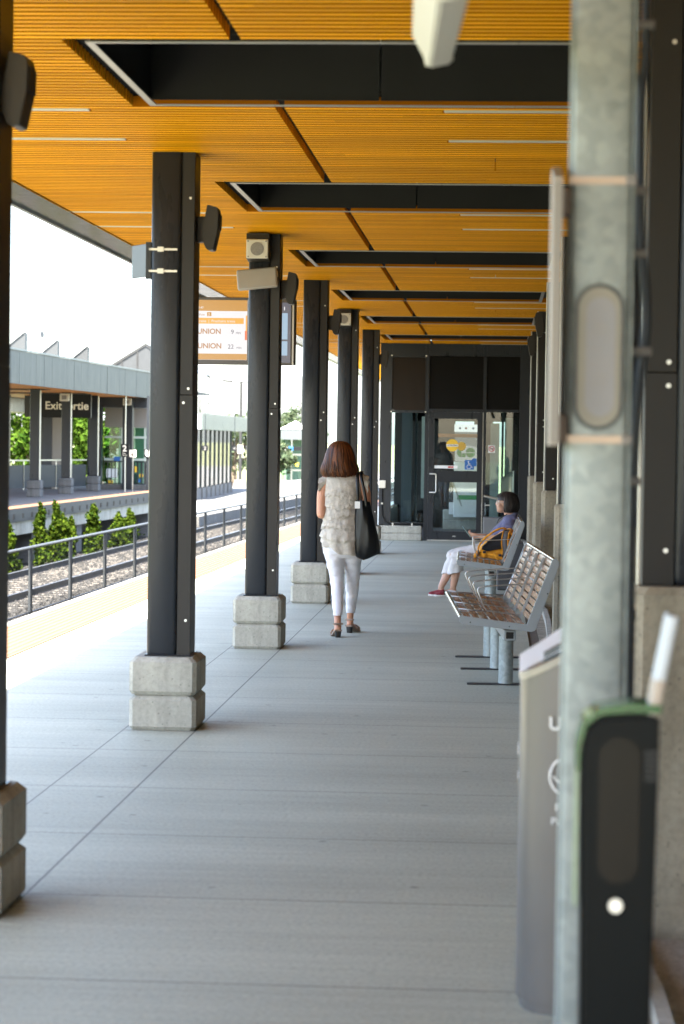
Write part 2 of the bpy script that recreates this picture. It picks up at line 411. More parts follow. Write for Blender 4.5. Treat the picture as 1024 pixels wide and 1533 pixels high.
def struct(o, label=None):
    o['kind'] = 'structure'
    if label: o['label'] = label
    return o
def dup(root, loc=None, rz=None, label=None, group=None):
    r = root.copy(); C.objects.link(r)
    if loc is not None: r.location = loc
    if rz is not None: r.rotation_euler = (0, 0, rz)
    if label: r['label'] = label
    if group: r['group'] = group
    for ch in list(root.children):
        c = ch.copy(); C.objects.link(c); c.parent = r
        for g in list(ch.children):
            d = g.copy(); C.objects.link(d); d.parent = c
    return r
def text(s, size, loc, mat, parent, name='lettering', align='LEFT', rot=(R(90), 0, 0), ext=.002, bold=0.):
    cu = bpy.data.curves.new('t', 'FONT'); cu.body = s; cu.size = size; cu.align_x = align; cu.extrude = ext; cu.offset = bold
    o = bpy.data.objects.new('t', cu); C.objects.link(o)
    dg = bpy.context.evaluated_depsgraph_get(); me = bpy.data.meshes.new_from_object(o.evaluated_get(dg))
    bpy.data.objects.remove(o); bpy.data.curves.remove(cu)
    me.transform(Matrix.Translation(loc) @ Matrix.Rotation(rot[2], 4, 'Z') @ Matrix.Rotation(rot[0], 4, 'X'))
    me.materials.clear(); return link(name, me, mat, parent)
def disc(x, z, y, r, n=28, t=.003):
    b = MB(); b.cyl((x, y, z), (x, y + t, z), r, n=n); return b
def cx(Y): return 2e-4 * Y * Y
def strip(x0, x1, y0, y1, z0, z1, step=2., end=None):
    """a slab between two curved lines that follow the bend of the tracks"""
    b = MB(); n = max(2, int((y1 - y0) / step)); rows = []
    for i in range(n + 1):
        Y = y0 + (y1 - y0) * i / n; c = cx(Y)
        xa = x0 + c if x0 is not None else None
        xb = (x1 + c) if end is None else end
        rows.append([b.b.verts.new(p) for p in ((xa, Y, z0), (xb, Y, z0), (xb, Y, z1), (xa, Y, z1))])
    for i in range(n):
        a, c = rows[i], rows[i + 1]
        for k in range(4): b.b.faces.new((a[k], a[(k + 1) % 4], c[(k + 1) % 4], c[k]))
    b.b.faces.new(rows[0]); b.b.faces.new(list(reversed(rows[-1]))); return b
QYAW, QPIT, QROL = 0.06377, -0.03000, 0.01403
SUN, SKY, EXPO = 5.0, .095, 3.72
# ------------------------------------------------------------------ ground, platform, tracks
CH = 3.28            # ceiling height over the platform
b = MB()
v = [b.b.verts.new(p) for p in ((-900, -300, -1.52), (900, -300, -1.52), (900, 1800, -1.52), (-900, 1800, -1.52))]
b.b.faces.new(v); struct(b.build('ground', 'ground'))
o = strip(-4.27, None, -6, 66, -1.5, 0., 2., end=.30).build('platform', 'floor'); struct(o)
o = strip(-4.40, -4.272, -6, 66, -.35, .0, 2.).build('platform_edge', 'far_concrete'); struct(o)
# tactile strip with real domes
b = strip(-4.268, -3.66, -6, 66, .0035, .010, 1.)
for i in range(int((60 - 9) / .065)):
    Y = 9 + i * .065; c = cx(Y)
    for k in range(9):
        x = -4.235 + k * .067 + c
        q0 = [b.b.verts.new((x + .0135 * math.cos(a), Y + .0135 * math.sin(a), .0101)) for a in (0, 1.571, 3.1416, 4.712)]
        q1 = [b.b.verts.new((x + .008 * math.cos(a), Y + .008 * math.sin(a), .0165)) for a in (0, 1.571, 3.1416, 4.712)]
        for m in range(4): b.b.faces.new((q0[m], q0[(m + 1) % 4], q1[(m + 1) % 4], q1[m]))
        b.b.faces.new(q1)
struct(b.build('tactile_paving', 'tactile', fix=False))
# dirty margin and kerb along the right side
b = MB(); b.box(.302, .39, -6, 40.2, -.5, -.012); struct(b.build('drain_channel', simple('dark_drain_strip', (.13, .10, .07), .85, 0, .35, 4)))
b = MB(); b.box(.392, 1.25, -6, 40.2, -.5, -.004); struct(b.build('platform_margin', 'margin'))
b = MB()
for k in range(-1, 8):   # pale kerb strip that swings in to meet each pier
    Y0 = 13.43 + 5.36 * (k - 1)
    pts = [(.462, Y0 - .02), (.47, Y0 + .5), (.50, Y0 + 1.2), (.52, Y0 + 3.), (.52, Y0 + 4.4), (.49, Y0 + 4.95), (.465, Y0 + 5.32)]
    L = []; Rr = []
    for x, y in pts:
        L.append((x - .045, y)); Rr.append((x + .0, y))
    poly = L + Rr[::-1]
    b.prism(poly, 'z', -.05, .055)
struct(asmooth(b.build('kerb_strip', 'kerb'), 40))
# ballast, tracks
o = strip(-12.6, -4.42, 15, 150, -1.5, -1.37, 3.).build('ballast_bed', 'ballast'); struct(o)
N = 30000
Y = 27 + (95 - 27) * RNG.random(N) ** 1.4; X = -11.5 + RNG.random(N) * 6.6 + cx(Y); s = .03 + .035 * RNG.random(N)
octv = np.array([(1, 0, 0), (-1, 0, 0), (0, 1, 0), (0, -1, 0), (0, 0, 1), (0, 0, -1)], float); octf = np.array([(0, 2, 4), (2, 1, 4), (1, 3, 4), (3, 0, 4), (2, 0, 5), (1, 2, 5), (3, 1, 5), (0, 3, 5)])
Z = np.full(N, -1.365)
P = octv[None] * (.6 + .6 * RNG.random((N, 6, 1))) * s[:, None, None] * np.array((1, 1, .8))
a = RNG.random(N) * 6.28; ca, sa = np.cos(a)[:, None], np.sin(a)[:, None]
P = np.stack([P[..., 0] * ca - P[..., 1] * sa + X[:, None], P[..., 0] * sa + P[..., 1] * ca + Y[:, None], P[..., 2] + Z[:, None]], -1)
def npmesh(name, V, F, mat, parent=None):
    me = bpy.data.meshes.new(name); V = np.asarray(V, np.float32).reshape(-1, 3); F = np.asarray(F, np.int32); k = F.shape[1]
    me.vertices.add(len(V)); me.vertices.foreach_set('co', V.ravel()); me.loops.add(F.size); me.loops.foreach_set('vertex_index', F.ravel())
    me.polygons.add(len(F)); me.polygons.foreach_set('loop_start', np.arange(0, F.size, k, dtype=np.int32))
    me.update(calc_edges=True); return link(name, me, mat, parent)
F = (octf[None] + 6 * np.arange(N)[:, None, None]).reshape(-1, 3)
tag(npmesh('ballast_stones', P, F, 'stones'), 'loose grey crushed stone lying between the rails', None, None, 'stuff')
railprof = [(-.07, 0), (.07, 0), (.07, .012), (.012, .03), (.012, .11), (.036, .118), (.036, .15), (-.036, .15), (-.036, .118), (-.012, .11), (-.012, .03), (-.07, .012)]
def sweep_rail(x0, y0, y1, z, prof, name, mat, parent, step=2.):
    b = MB(); n = int((y1 - y0) / step); rows = []
    for i in range(n + 1):
        Yv = y0 + (y1 - y0) * i / n; rows.append([b.b.verts.new((x0 + cx(Yv) + px, Yv, z + pz)) for px, pz in prof])
    m = len(prof)
    for i in range(n):
        for k in range(m): b.b.faces.new((rows[i][k], rows[i][(k + 1) % m], rows[i + 1][(k + 1) % m], rows[i + 1][k]))
    return b.build(name, mat, parent)
for xc, lab in ((-9.83, 'far track with two dark steel rails beyond the mesh fence'), (-6.07, 'near track running below the yellow platform edge')):
    t = thing('railway_track', lab, 'railway track', group='railway tracks')
    for sx in (-.752, .752):
        r = sweep_rail(xc + sx, 15, 150, -1.37, railprof, 'rail', 'rail_side', t)
        sweep_rail(xc + sx, 15, 150, -1.2198, [(-.03, 0), (.03, 0), (.028, .004), (-.028, .004)], 'rail_head', 'rail_top', r)
    b = MB(); b.box(-1.25, 1.25, -.12, .12, -.16, .03, .01); s0 = b.build('sleeper', 'sleeper', t)
    s0.location = (xc + cx(34), 34, -1.385)
    for k in range(1, 90):
        Yv = 34 + k * .62; s1 = s0.copy(); C.objects.link(s1); s1.parent = t; s1.location = (xc + cx(Yv), Yv, -1.385)
# fence between the tracks
t = thing('mesh_fence', 'low grey wire mesh fence with round posts standing in the ballast between the tracks', 'fence')
FX = -8.02
k = 0; pb = None
for k in range(34):
    Yv = 36.0 + k * 3.45
    if pb is None:
        b = MB(); b.cyl((0, 0, -1.45), (0, 0, -.21), .036, n=10); pb = b.build('post', simple('fence_post_paint', (.03, .034, .036), .5, .2), t)
        p1 = pb
    else:
        p1 = pb.copy(); C.objects.link(p1); p1.parent = t
    p1.location = (FX + cx(Yv), Yv, 0)
b = MB(); b.tube([(FX + cx(y), y, -.20) for y in np.arange(33., 152, 3.)], .028, 8); b.build('top_rail', simple('grey_fence_rail', (.04, .042, .042), .5, .2), t)
b = MB(); b.tube([(FX + cx(y), y, -1.28) for y in np.arange(33., 152, 3.)], .014, 6); b.build('bottom_rail', M['foot'], t)
V = []; F = []
def wire(p, q, w=.0022):
    d = np.array(q) - np.array(p); 
    for off in ((0, w, 0) if abs(d[2]) > abs(d[1]) else (0, 0, w), (w, 0, 0)):
        i = len(V); off = np.array(off) / 2; V.extend([p - off, p + off, q + off, q - off]); F.append((i, i + 1, i + 2, i + 3))
for i in range(int((112 - 34) / .075)):
    y = 34 + i * .075; x = FX + cx(y); wire(np.array((x, y, -1.28)), np.array((x, y, -.21)))
for z in np.arange(-1.25, -.22, .06):
    for y in range(34, 112, 3): wire(np.array((FX + cx(y), y, z)), np.array((FX + cx(y + 3), y + 3, z)))
npmesh('wire_mesh', V, F, simple('dark_fence_wire', (.010, .011, .011), .6, 0), t)
# ------------------------------------------------------------------ our canopy
cano = thing('platform_canopy', 'platform canopy with orange slatted wood ceiling and black recessed light wells', 'canopy', (0, 0, 0))
WX0, WX1 = -1.71, .50
wells = [(9.79 + 5.36 * k, 11.66 + 5.36 * k) for k in range(-1, 6)]
YE = 39.75
bl = MB(); br = MB(); i0 = int(-1.5 / PITCH); i1 = int(YE / PITCH)
LEDY = []
for k in range(-3, 6):
    for d in (-1.68, -.49, 1.66): LEDY.append(13.43 + 5.36 * k + d)
LEDY = [y for y in LEDY if y > -1.2]
ledrows = {round(y / PITCH) for y in LEDY}
for i in range(i0, i1):
    y = i * PITCH; y0, y1 = y + .016, y + PITCH - .019
    z0, z1 = CH, CH + .055
    inw = any(a - .02 < y1 and y0 < c_ + .02 for a, c_ in wells)
    led = i in ledrows
    xr = 1.15
    if inw:
        bl.fastbox(-3.08, WX0 - .09, y0, y1, z0, z1); br.fastbox(WX1 + .05, xr, y0, y1, z0, z1)
    else:
        if led:
            bl.fastbox(-2.03, -1.105, y0, y1, z0, z1); br.fastbox(-1.058, -.29, y0, y1, z0, z1)
        else:
            bl.fastbox(-3.08, -1.105, y0, y1, z0, z1)
            if (i // 7) % 5 == 2 and any(abs(y - (13.43 + 5.36 * k)) < .9 for k in range(-3, 6)):
                br.fastbox(-1.058, -.033, y0, y1, z0, z1); br.fastbox(-.027, xr, y0, y1, z0, z1)
            else: br.fastbox(-1.058, xr, y0, y1, z0, z1)
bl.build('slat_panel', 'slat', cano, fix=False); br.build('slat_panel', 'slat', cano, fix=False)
first = {}
for i in sorted(ledrows):
    y = i * PITCH
    if any(a - .02 < y + PITCH and y < c_ + .02 for a, c_ in wells): continue
    for key, (xa, xb) in (('l', (-3.08, -2.04)), ('r', (-.28, 1.15))):
        if key not in first:
            b = MB(); b.box(xa, xb, .020, .068, CH - .002, CH + .045, .004); first[key] = b.build('light_strip', 'white', cano); q = first[key]
        else: q = first[key].copy(); C.objects.link(q); q.parent = cano
        q.location.y = y
# backing above the slats, with openings left for the wells
b = MB(); ycur = -1.5
for a, c_ in wells:
    b.box(-3.08, 1.15, ycur, a - .015, CH + .062, CH + .075)
    b.box(-3.08, WX0 - .015, a - .0149, c_ + .0149, CH + .062, CH + .075); b.box(WX1 + .015, 1.15, a - .0149, c_ + .0149, CH + .062, CH + .075)
    ycur = c_ + .015
b.box(-3.08, 1.15, ycur, YE, CH + .062, CH + .075); b.build('backing_board', 'felt', cano)
w0 = None
for a, c_ in wells:
    if w0 is None:
        w0 = True; D = c_ - a
        b = MB(); T = .012; H = .56
        b.box(WX0 - T, WX0, 0, D, CH + .03, CH + H); b.box(WX1, WX1 + T, 0, D, CH + .03, CH + H)
        b.box(WX0 - T, WX1 + T, -T, -.0005, CH + .03, CH + H); 
        for xa, xb in ((WX0 - T, -.592), (-.584, WX1 + T)): b.box(xa, xb, D + .0005, D + T, CH + .03, CH + H)
        b.box(WX0 - T, WX1 + T, -T, D + T, CH + H + .001, CH + H + .02)
        wl = b.build('light_well', 'black', cano)
        b = MB(); z0, z1 = CH - .002, CH + .004
        b.box(WX0 - .0, WX0 + .034, .0, D, z0, z1); b.box(WX1 - .034, WX1, .0, D, z0, z1)
        for xa in np.arange(WX0 + .0345, WX1 - .04, .436):
            xb = min(xa + .434, WX1 - .0345); b.box(xa, xb, .0, .030, z0, z1); b.box(xa, xb, D - .03, D, z0, z1)
        tr = b.build('trim', 'trim', wl)
        q = wl
    else:
        q = wl.copy(); C.objects.link(q); q.parent = cano; e = tr.copy(); C.objects.link(e); e.parent = q
    q.location.y = a
b = MB(); b.box(-3.34, -3.085, -1.5, 66, CH - .012, CH + .02); b.build('edge_soffit', 'soffit', cano)
b = MB()
for i in range(55): b.box(-3.375, -3.342, -1.5 + i * 1.2, -1.5 + i * 1.2 + 1.19, CH - .03, CH + .86)
b.build('fascia', 'zinc', cano)
b = MB(); b.box(-3.34, 1.4, -1.5, 47, CH + .9, CH + .99); b.build('roof_deck', 'zinc', cano)
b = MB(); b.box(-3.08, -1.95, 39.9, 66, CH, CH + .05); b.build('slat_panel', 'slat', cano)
b = MB(); b.box(-3.34, -1.95, 47.0, 66, CH + .9, CH + .98); b.build('roof_deck', 'zinc', cano)
# ------------------------------------------------------------------ columns
def base_blocks(b, x0, x1, y0, y1, z0, hs, ch=.028):
    z = z0
    for h in hs:
        prof = [(0, 0), (0, h)]
        # each course: chamfered top and bottom edges
        c = ch
        rings = []
        for zz, ins in ((z + .001, c * .55), (z + c * .8, 0), (z + h - c, 0), (z + h - .001, c)):
            k = c * .8
            xa, xb, ya, yb = x0 + ins, x1 - ins, y0 + ins, y1 - ins
            rings.append([b.b.verts.new((px, py, zz)) for px, py in ((xa + k, ya), (xb - k, ya), (xb, ya + k), (xb, yb - k), (xb - k, yb), (xa + k, yb), (xa, yb - k), (xa, ya + k))])
        for i in range(3):
            for k in range(8): b.b.faces.new((rings[i][k], rings[i][(k + 1) % 8], rings[i + 1][(k + 1) % 8], rings[i + 1][k]))
        b.b.faces.new(list(reversed(rings[0]))); b.b.faces.new(rings[3]); z += h
    return b
def make_left():
    """origin: front right corner of the base on the floor"""
    t = thing('canopy_column', 'x', 'column', group='columns along the platform edge')
    b = MB(); base_blocks(b, -.383, 0, 0, .478, 0, (.2, .215)); b.build('concrete_base', 'concrete', t)
    b = MB(); b.box(-.300, -.128, .10, .36, .41, CH + .05, .022, 3); asmooth(b.build('steel_post', 'steel', t), 50)
    b = MB(); b.box(-.1275, -.052, .112, .345, .418, 1.9028, .0012, 1); b.box(-.1275, -.052, .112, .345, 1.9034, CH + .04, .004, 1); cv = b.build('cover_plate', 'cover', t)
    b = MB()
    for z in (.62, 1.86, 1.94, 3.02): b.cyl((-.078 if z != 1.86 else -.105, .107, z), (-.078 if z != 1.86 else -.105, .113, z), .0075, n=10)
    b.build('screw', 'screw', cv)
    b = MB(); b.box(-.31, -.04, .09, .37, .4155, .424, .003, 1); b.build('base_plate', 'steel', t)
    return t
LX, Y1, SP = -1.672, 13.43, 5.36
lab = ['dark steel column cut off by the left frame edge, with a speaker at its top',
       'large dark steel column on a two course block base, with a strapped sign panel',
       'dark steel column carrying a square white loudspeaker and a tilted grey panel',
       'dark steel column just left of the walking woman',
       'dark steel column behind the walking woman, with a white loudspeaker near its top',
       'farthest dark steel column of the platform edge row, right beside the waiting room front']
L0 = make_left()
Ls = []
for k in range(6):
    c = L0 if k == 0 else dup(L0)
    c.location = (LX, Y1 + SP * (k - 1), 0); c['label'] = lab[k]; Ls.append(c)
def make_right():
    """origin: front left corner of the pier"""
    t = thing('canopy_column', 'x', 'column', group='columns along the wall side')
    b = MB()
    c = .03; prof = [(c, 0), (.42, 0), (.42, .48), (c, .48), (0, .48 - c), (0, c)]
    b.prism(prof, 'z', -.02, 1.155)
    ins = .02
    r0 = [(c, 0), (.42, 0), (.42, .48), (c, .48), (0, .48 - c), (0, c)]
    a = [b.b.verts.new((x, y, 1.1551)) for x, y in r0]; bb = [b.b.verts.new((x + (ins if x < .2 else -ins), y + (ins if y < .2 else -ins), 1.180)) for x, y in r0]
    for i in range(6): b.b.faces.new((a[i], a[(i + 1) % 6], bb[(i + 1) % 6], bb[i]))
    b.b.faces.new(bb); b.b.faces.new(list(reversed(a)))
    b.build('concrete_pier', 'pier', t)
    b = MB(); b.box(.03, .138, .112, .345, 1.181, 1.9028, .0012, 1); b.box(.03, .138, .112, .345, 1.9034, CH + .04, .004, 1); cv = b.build('cover_plate', 'cover', t)
    b = MB()
    for z in (1.30, 1.86, 1.94, 3.02): b.cyl((.108, .106, z), (.108, .1125, z), .0085, n=10)
    b.build('screw', 'screw', cv)
    b = MB(); b.box(.1385, .31, .10, .36, 1.1805, CH + .05, .022, 3); asmooth(b.build('steel_post', 'steel', t), 50)
    b = MB(); b.box(.012, .024, .13, .142, 1.1805, CH + .03, .003, 1); b.build('conduit', 'tin', t)
    return t
R0 = make_right()
rlab = ['nearest dark column on a brown pier at the right frame edge, behind the card reader',
        'dark column on a brown pier standing hidden behind the galvanised post',
        'column on a tall brown pier right behind the empty bench',
        'second column on a tall pier beyond the empty bench',
        'column on a tall pier close behind the bench with the seated woman',
        'column on a tall pier, second from the waiting room on the wall side',
        'column on a tall pier touching the waiting room front']
for k in range(7):
    c = R0 if k == 0 else dup(R0)
    c.location = (.473, 8.07 + SP * k, 0); c['label'] = rlab[k]
# speakers on the columns: a curved wedge of a shell on a bracket
def make_speaker(sgn):
    t = thing('wall_speaker', 'x', 'speaker', group='speakers on the columns')
    # profile in local x (away from the column) and z, extruded along y
    pr = [(.035, -.085), (.058, -.140), (.075, -.150), (.10, -.145), (.125, -.03), (.128, .06), (.120, .095), (.062, .110), (.052, .05), (.036, -.03)]
    b = MB(); b.prism([(sgn * x, z) for x, z in pr], 'y', -.075, .075)
    bmesh.ops.recalc_face_normals(b.b, faces=b.b.faces)
    bmesh.ops.bevel(b.b, geom=[e for e in b.b.edges], offset=.0035, segments=2, affect='EDGES')
    asmooth(b.build('shell', 'speaker', t), 45)
    b = MB(); b.prism([(sgn * x, z) for x, z in ((.1285, -.028), (.1315, -.026), (.1345, .058), (.1295, .062))], 'y', -.058, .058)
    b.build('front_grille', 'grille', t).data.materials[0] = M['black']
    b = MB(); b.box(min(0, sgn * .05), max(0, sgn * .05), -.045, .045, -.10, .045, .006); b.build('bracket', 'speaker', t)
    return t
S0 = make_speaker(1)
slab = ['large blurred speaker at the left frame edge, bolted to the cut off column', 'dark speaker near the top of the column with the strapped sign panel',
        'dark speaker on the column with the tilted grey panel', 'dark speaker on the column just left of the walking woman', 'small dark speaker on the last column beside the waiting room front']
for k, (ci, z) in enumerate(((0, 2.88), (1, 2.88), (2, 2.88), (3, 2.88), (5, 2.88))):
    c = S0 if k == 0 else dup(S0)
    c.location = (LX - (.052 if ci else .092), Y1 + SP * (ci - 1) + .235, z); c['label'] = slab[k]
S1 = make_speaker(-1)
slab = ['dark speaker half hidden between the post cables and the nearest wall side column', 'dark curved speaker high on a wall side column beside the hanging post sign', 'dark curved speaker on the second last wall side column', 'farthest dark curved speaker, on the column touching the waiting room']
for k, ci in enumerate((0, 3, 4, 6)):
    c = S1 if k == 0 else dup(S1)
    c.location = (.503, 8.07 + SP * ci + .235, 2.88 if ci < 6 else 2.7); c['label'] = slab[k]
# square white loudspeakers
def make_horn():
    t = thing('box_loudspeaker', 'x', 'loudspeaker', group='square white loudspeakers')
    b = MB(); b.prism([(-.21, .02), (-.19, .215), (0, .215), (0, .06), (-.03, .0)], 'x', -.088, .088); b.build('housing', 'speaker', t)
    m = Matrix.Translation((0, -.213, .09)) @ Matrix.Rotation(R(6), 4, 'X')
    b = MB(); b.box(-.086, .086, -.012, .012, -.075, .075, .008, 2, m); f = b.build('front_plate', 'white', t)
    b = MB(); b.cyl((0, -.0135, 0), (0, -.0175, 0), .052, n=28); bmesh.ops.transform(b.b, matrix=m, verts=b.b.verts); b.build('round_grille', 'grille', f)
    b = MB()
    for sx in (-.07, .07):
        for sz in (-.06, .06): b.cyl((sx, -.0125, sz), (sx, -.016, sz), .007, n=8)
    bmesh.ops.transform(b.b, matrix=m, verts=b.b.verts); b.build('screw', 'grille', f)
    return t
H0 = make_horn(); H0.location = (-1.885, Y1 + SP + .10, 3.055); H0['label'] = 'square white loudspeaker with round grille, above the tilted grey panel'
H1 = dup(H0, (-1.885, Y1 + 3 * SP + .10, 3.055), None, 'small white loudspeaker high above the walking woman'); 
# tilted taupe panel on the third column
t = thing('tilted_panel', 'grey taupe flat panel tilted sideways on a column below the white loudspeaker', 'panel', (-1.895, Y1 + SP + .02, 2.92), 0)
m = Matrix.Rotation(R(-6), 4, 'Y') @ Matrix.Rotation(R(-14), 4, 'X')
b = MB(); b.box(-.160, .160, -.022, .022, -.083, .083, .014, 3, m); asmooth(b.build('panel_back', 'taupe', t), 40)
b = MB(); b.box(-.145, .145, -.0235, -.0225, -.068, .068, .0, 1, m); b.build('panel_face', simple('lighter_taupe', (.31, .29, .26), .5), t)
b = MB(); b.box(-.05, .05, .02, .085, -.04, .04, .004); b.box(.13, .165, -.005, .01, .0, .05, .003, 1, m); b.build('bracket', 'tin', t)
# strapped sign panel on the second column
t = thing('strapped_sign_panel', 'small grey sign panel seen edge on, strapped to the left side of the large column', 'sign panel', (-1.972, Y1 + .13, 2.66))
m = Matrix.Rotation(R(-58), 4, 'Z')
b = MB(); b.box(-.24, .0, -.006, .006, -.085, .105, .003, 1, Matrix.Translation((-.012, 0, 0)) @ m); b.build('panel', simple('slate_grey_sign', (.03, .034, .035), .35), t)
b = MB()
for z in (-.055, .068): b.box(-.006, .152, -.037, -.031, z - .006, z + .006); b.box(-.01, -.004, -.037, .26, z - .006, z + .006); b.box(.04, .075, -.046, -.036, z - .014, z + .014)
b.build('strap', 'tin', t)
b = MB(); b.box(-.03, .0, -.02, .01, -.10, .11); b.build('bracket', 'steel', t)
# ------------------------------------------------------------------ departure monitor
mx0, my, mz = -2.94, 21.8, 2.345
t = thing('departure_monitor', 'hanging flat departure screen with orange rows of train times', 'monitor', (0, 0, 0))
b = MB(); b.box(-2.95, -1.872, my, my + .09, 2.335, 2.95, .006); b.build('casing', 'bezel', t)
b = MB(); b.box(-1.871, -1.856, my + .0, my + .02, 2.335, 2.95); b.build('edge_trim', 'beige_edge', t)
b = MB(); b.box(-1.8715, -1.845, my + .03, my + .16, 2.34, 2.94, .004); b.build('rear_housing', 'bezel', t)
def zx(x): return -2.739 + (x - 60) * .001663
def zz(y): return 2.935 - (y - 465) * .001663
scr = MB(); scr.box(-2.925, zx(335), my - .003, my - .001, zz(800), zz(472)); S = scr.build('screen', 'scr_white', t)
def rect(n, x0, x1, y0, y1, mat, dy=.0015):
    b = MB(); b.box(zx(x0), zx(x1), my - .0045 - dy, my - .0032, zz(y1), zz(y0)); return b.build(n, mat, S)
rect('header_bar', -50, 334, 472, 532, 'scr_brown'); rect('orange_bar', -50, 315, 570, 602, 'scr_orange'); rect('footer_bar', -50, 334, 766, 799, 'scr_brown'); rect('number_box', 112, 136, 539, 561, 'scr_brown')
rect('side_note', 322, 334, 640, 690, 'scr_red'); rect('side_panel', 326, 334, 556, 640, 'scr_orange')
def mt(s, h, x, y, mat, align='LEFT', bold=.0):
    text(s, h, (zx(x), my - .0064, zz(y)), mat, S, 'lettering', align, ext=.0008, bold=bold)
mt('UNION', .066, 58, 657, 'scr_text', bold=.0016); mt('UNION', .066, 62, 737, 'scr_text', bold=.0016); mt('9', .056, 245, 657, 'scr_dark'); mt('MIN', .026, 272, 657, 'scr_dark'); mt('22', .056, 228, 738, 'scr_dark'); mt('MIN', .026, 276, 738, 'scr_dark')
mt('3', .034, 117, 558, 'scr_white'); mt('Voie', .03, 66, 558, 'scr_text'); mt('trains  |  Prochains trains', .034, 62, 594, 'scr_white'); mt('3:47', .03, 62, 520, 'scr_white')
b = MB(); b.box(zx(345), -1.885, my - .003, my - .001, zz(812), zz(482)); S2 = b.build('screen', 'scr_dark', t)
def rect2(n, x0, x1, y0, y1, mat):
    b = MB(); b.box(zx(x0), zx(x1), my - .006, my - .0032, zz(y1), zz(y0)); return b.build(n, mat, S2)
rect2('blue_field', 400, 557, 540, 684, 'scr_blue'); rect2('blue_field', 400, 557, 694, 772, 'scr_blue'); rect2('small_mark', 536, 541, 505, 525, 'scr_white')
b = MB(); b.cyl((-2.82, my + .05, 2.95), (-2.82, my + .05, CH + .05), .03, n=12); b.box(-2.9, -2.72, my + .0, my + .1, 2.951, 2.965); b.build('hanger', 'steel', t)
# ------------------------------------------------------------------ wall side
t = thing('side_wall', 'dark clad wall behind the right hand columns, above a low rough stone wall', 'wall')
b = MB()
for k in range(-2, 13): b.box(1.16, 1.2, 2 + k * 3.0, 2 + k * 3.0 + 2.985, 1.10, CH + .9)
b.build('cladding_panel', 'clad', t)
b = MB(); b.box(.96, 1.30, -4, 40, -.1, 1.06, 0); b.build('stone_face', 'stone', t)
b = MB(); b.box(.92, 1.33, -4, 40, 1.061, 1.115, .008); b.build('coping', 'far_concrete', t)
# ------------------------------------------------------------------ galvanised post with sign, cable and reader
t = thing('galvanised_post', 'tall galvanised steel post in the right foreground with an oval hand hole cover', 'post', (.21, 5.0, 0))
b = MB(); b.box(-.062, .063, .0, .125, .012, CH + .04, .012, 3); asmooth(b.build('shaft', 'galv', t), 50)
b = MB(); b.box(-.0655, -.0625, .01, .13, .012, CH + .03, .001, 1); b.box(.0635, .069, .002, .13, .012, CH + .03, .002, 1); b.build('side_flange', 'galv', t)
b = MB(); b.box(-.12, .12, -.06, .18, .0, .0115, .003, 1); b.build('base_plate', 'galv', t)
def stadium(b, cxx, zc, w, h, y0, y1, n=12):
    pts = []; r = w / 2; s = h / 2 - r
    for k in range(n + 1): a = PI * k / n; pts.append((cxx + r * math.cos(a), zc + s + r * math.sin(a)))
    for k in range(n + 1): a = PI + PI * k / n; pts.append((cxx + r * math.cos(a), zc - s + r * math.sin(a)))
    b.prism(pts, 'y', y0, y1); return pts
b = MB(); stadium(b, .0, 1.84, .104, .304, -.006, -.0005); cov = b.build('hand_hole_cover', simple('cover_shadow_outline', (.07, .08, .08), .6), t)  # dark plate colour stands in for the shadow outline round the cover
b = MB(); stadium(b, .0, 1.84, .088, .288, -.0105, -.0065); b.build('cover_rim', simple('beige_highlight_rim', (.27, .26, .22), .5, .1), cov)  # ring coloured beige to carry the highlight along it
b = MB(); stadium(b, .003, 1.84, .060, .245, -.0145, -.011); b.build('cover_plate', simple('pale_grey_label_plate', (.27, .275, .295), .5), cov)
b = MB()
for z, w in ((1.905, .03), (1.89, .034), (1.80, .028), (1.786, .03)):
    for q in range(4): b.box(.003 - w / 2 + q * w / 4, .003 - w / 2 + q * w / 4 + w / 5.2, -.0156, -.0148, z - .004, z + .004)
split_build(b, 'small_print', simple('faded_print', (.28, .28, .28), .6), cov)
b = MB()
for z in (2.205, 1.669): b.box(-.066, .052, -.0032, -.0006, z - .008, z + .008)
split_build(b, 'band', 'copper', t)
b = MB()
for z in (2.205, 1.669): b.box(.050, .072, -.012, .0, z - .012, z + .012, .003)
split_build(b, 'band_clip', 'grille', t)
t = thing('post_sign', 'beige double faced sign board seen edge on, clamped to the galvanised post', 'sign', (.118, 5.02, 1.94))
b = MB(); b.prism([(-.13, -.285), (.16, -.285), (.16, .30), (.05, .30), (-.13, .26)], 'x', -.009, .009); b.build('board', simple('beige_sign_face', (.33, .285, .24), .45), t)
b = MB(); b.box(-.0096, .0096, -.134, -.131, -.28, .25); b.build('edge_strip', 'grey_panel', t)
b = MB()
for z in (.22, -.25): b.box(.0095, .030, -.03, .03, z - .03, z + .03, .004)
split_build(b, 'clamp', simple('brown_clamp', (.12, .09, .07), .5, .4), t)
t = thing('cable_conduit', 'black corrugated cable conduit strapped behind the right edge of the galvanised post', 'cable', (.30, 5.2, 0))
pts = [(.0, .0, .02), (-.005, 0, 1.2), (-.004, .0, 1.55), (.006, 0, 1.78), (.016, .0, 1.88), (.018, 0, 1.96), (.004, 0, 2.12), (.0, .0, 2.4), (.008, 0, 2.55), (.010, .0, CH + .05)]
def fine(pts, n):
    P = [Vector(p) for p in pts]; out = []
    for i in range(len(P) - 1):
        p0, p1, p2, p3 = P[max(i - 1, 0)], P[i], P[i + 1], P[min(i + 2, len(P) - 1)]
        m = max(2, int((p2 - p1).length / n))
        for k in range(m):
            u = k / m; out.append(.5 * ((2 * p1) + (p2 - p0) * u + (2 * p0 - 5 * p1 + 4 * p2 - p3) * u * u + (3 * p1 - p0 - 3 * p2 + p3) * u ** 3))
    out.append(P[-1]); return out
fp = fine(pts, .006)
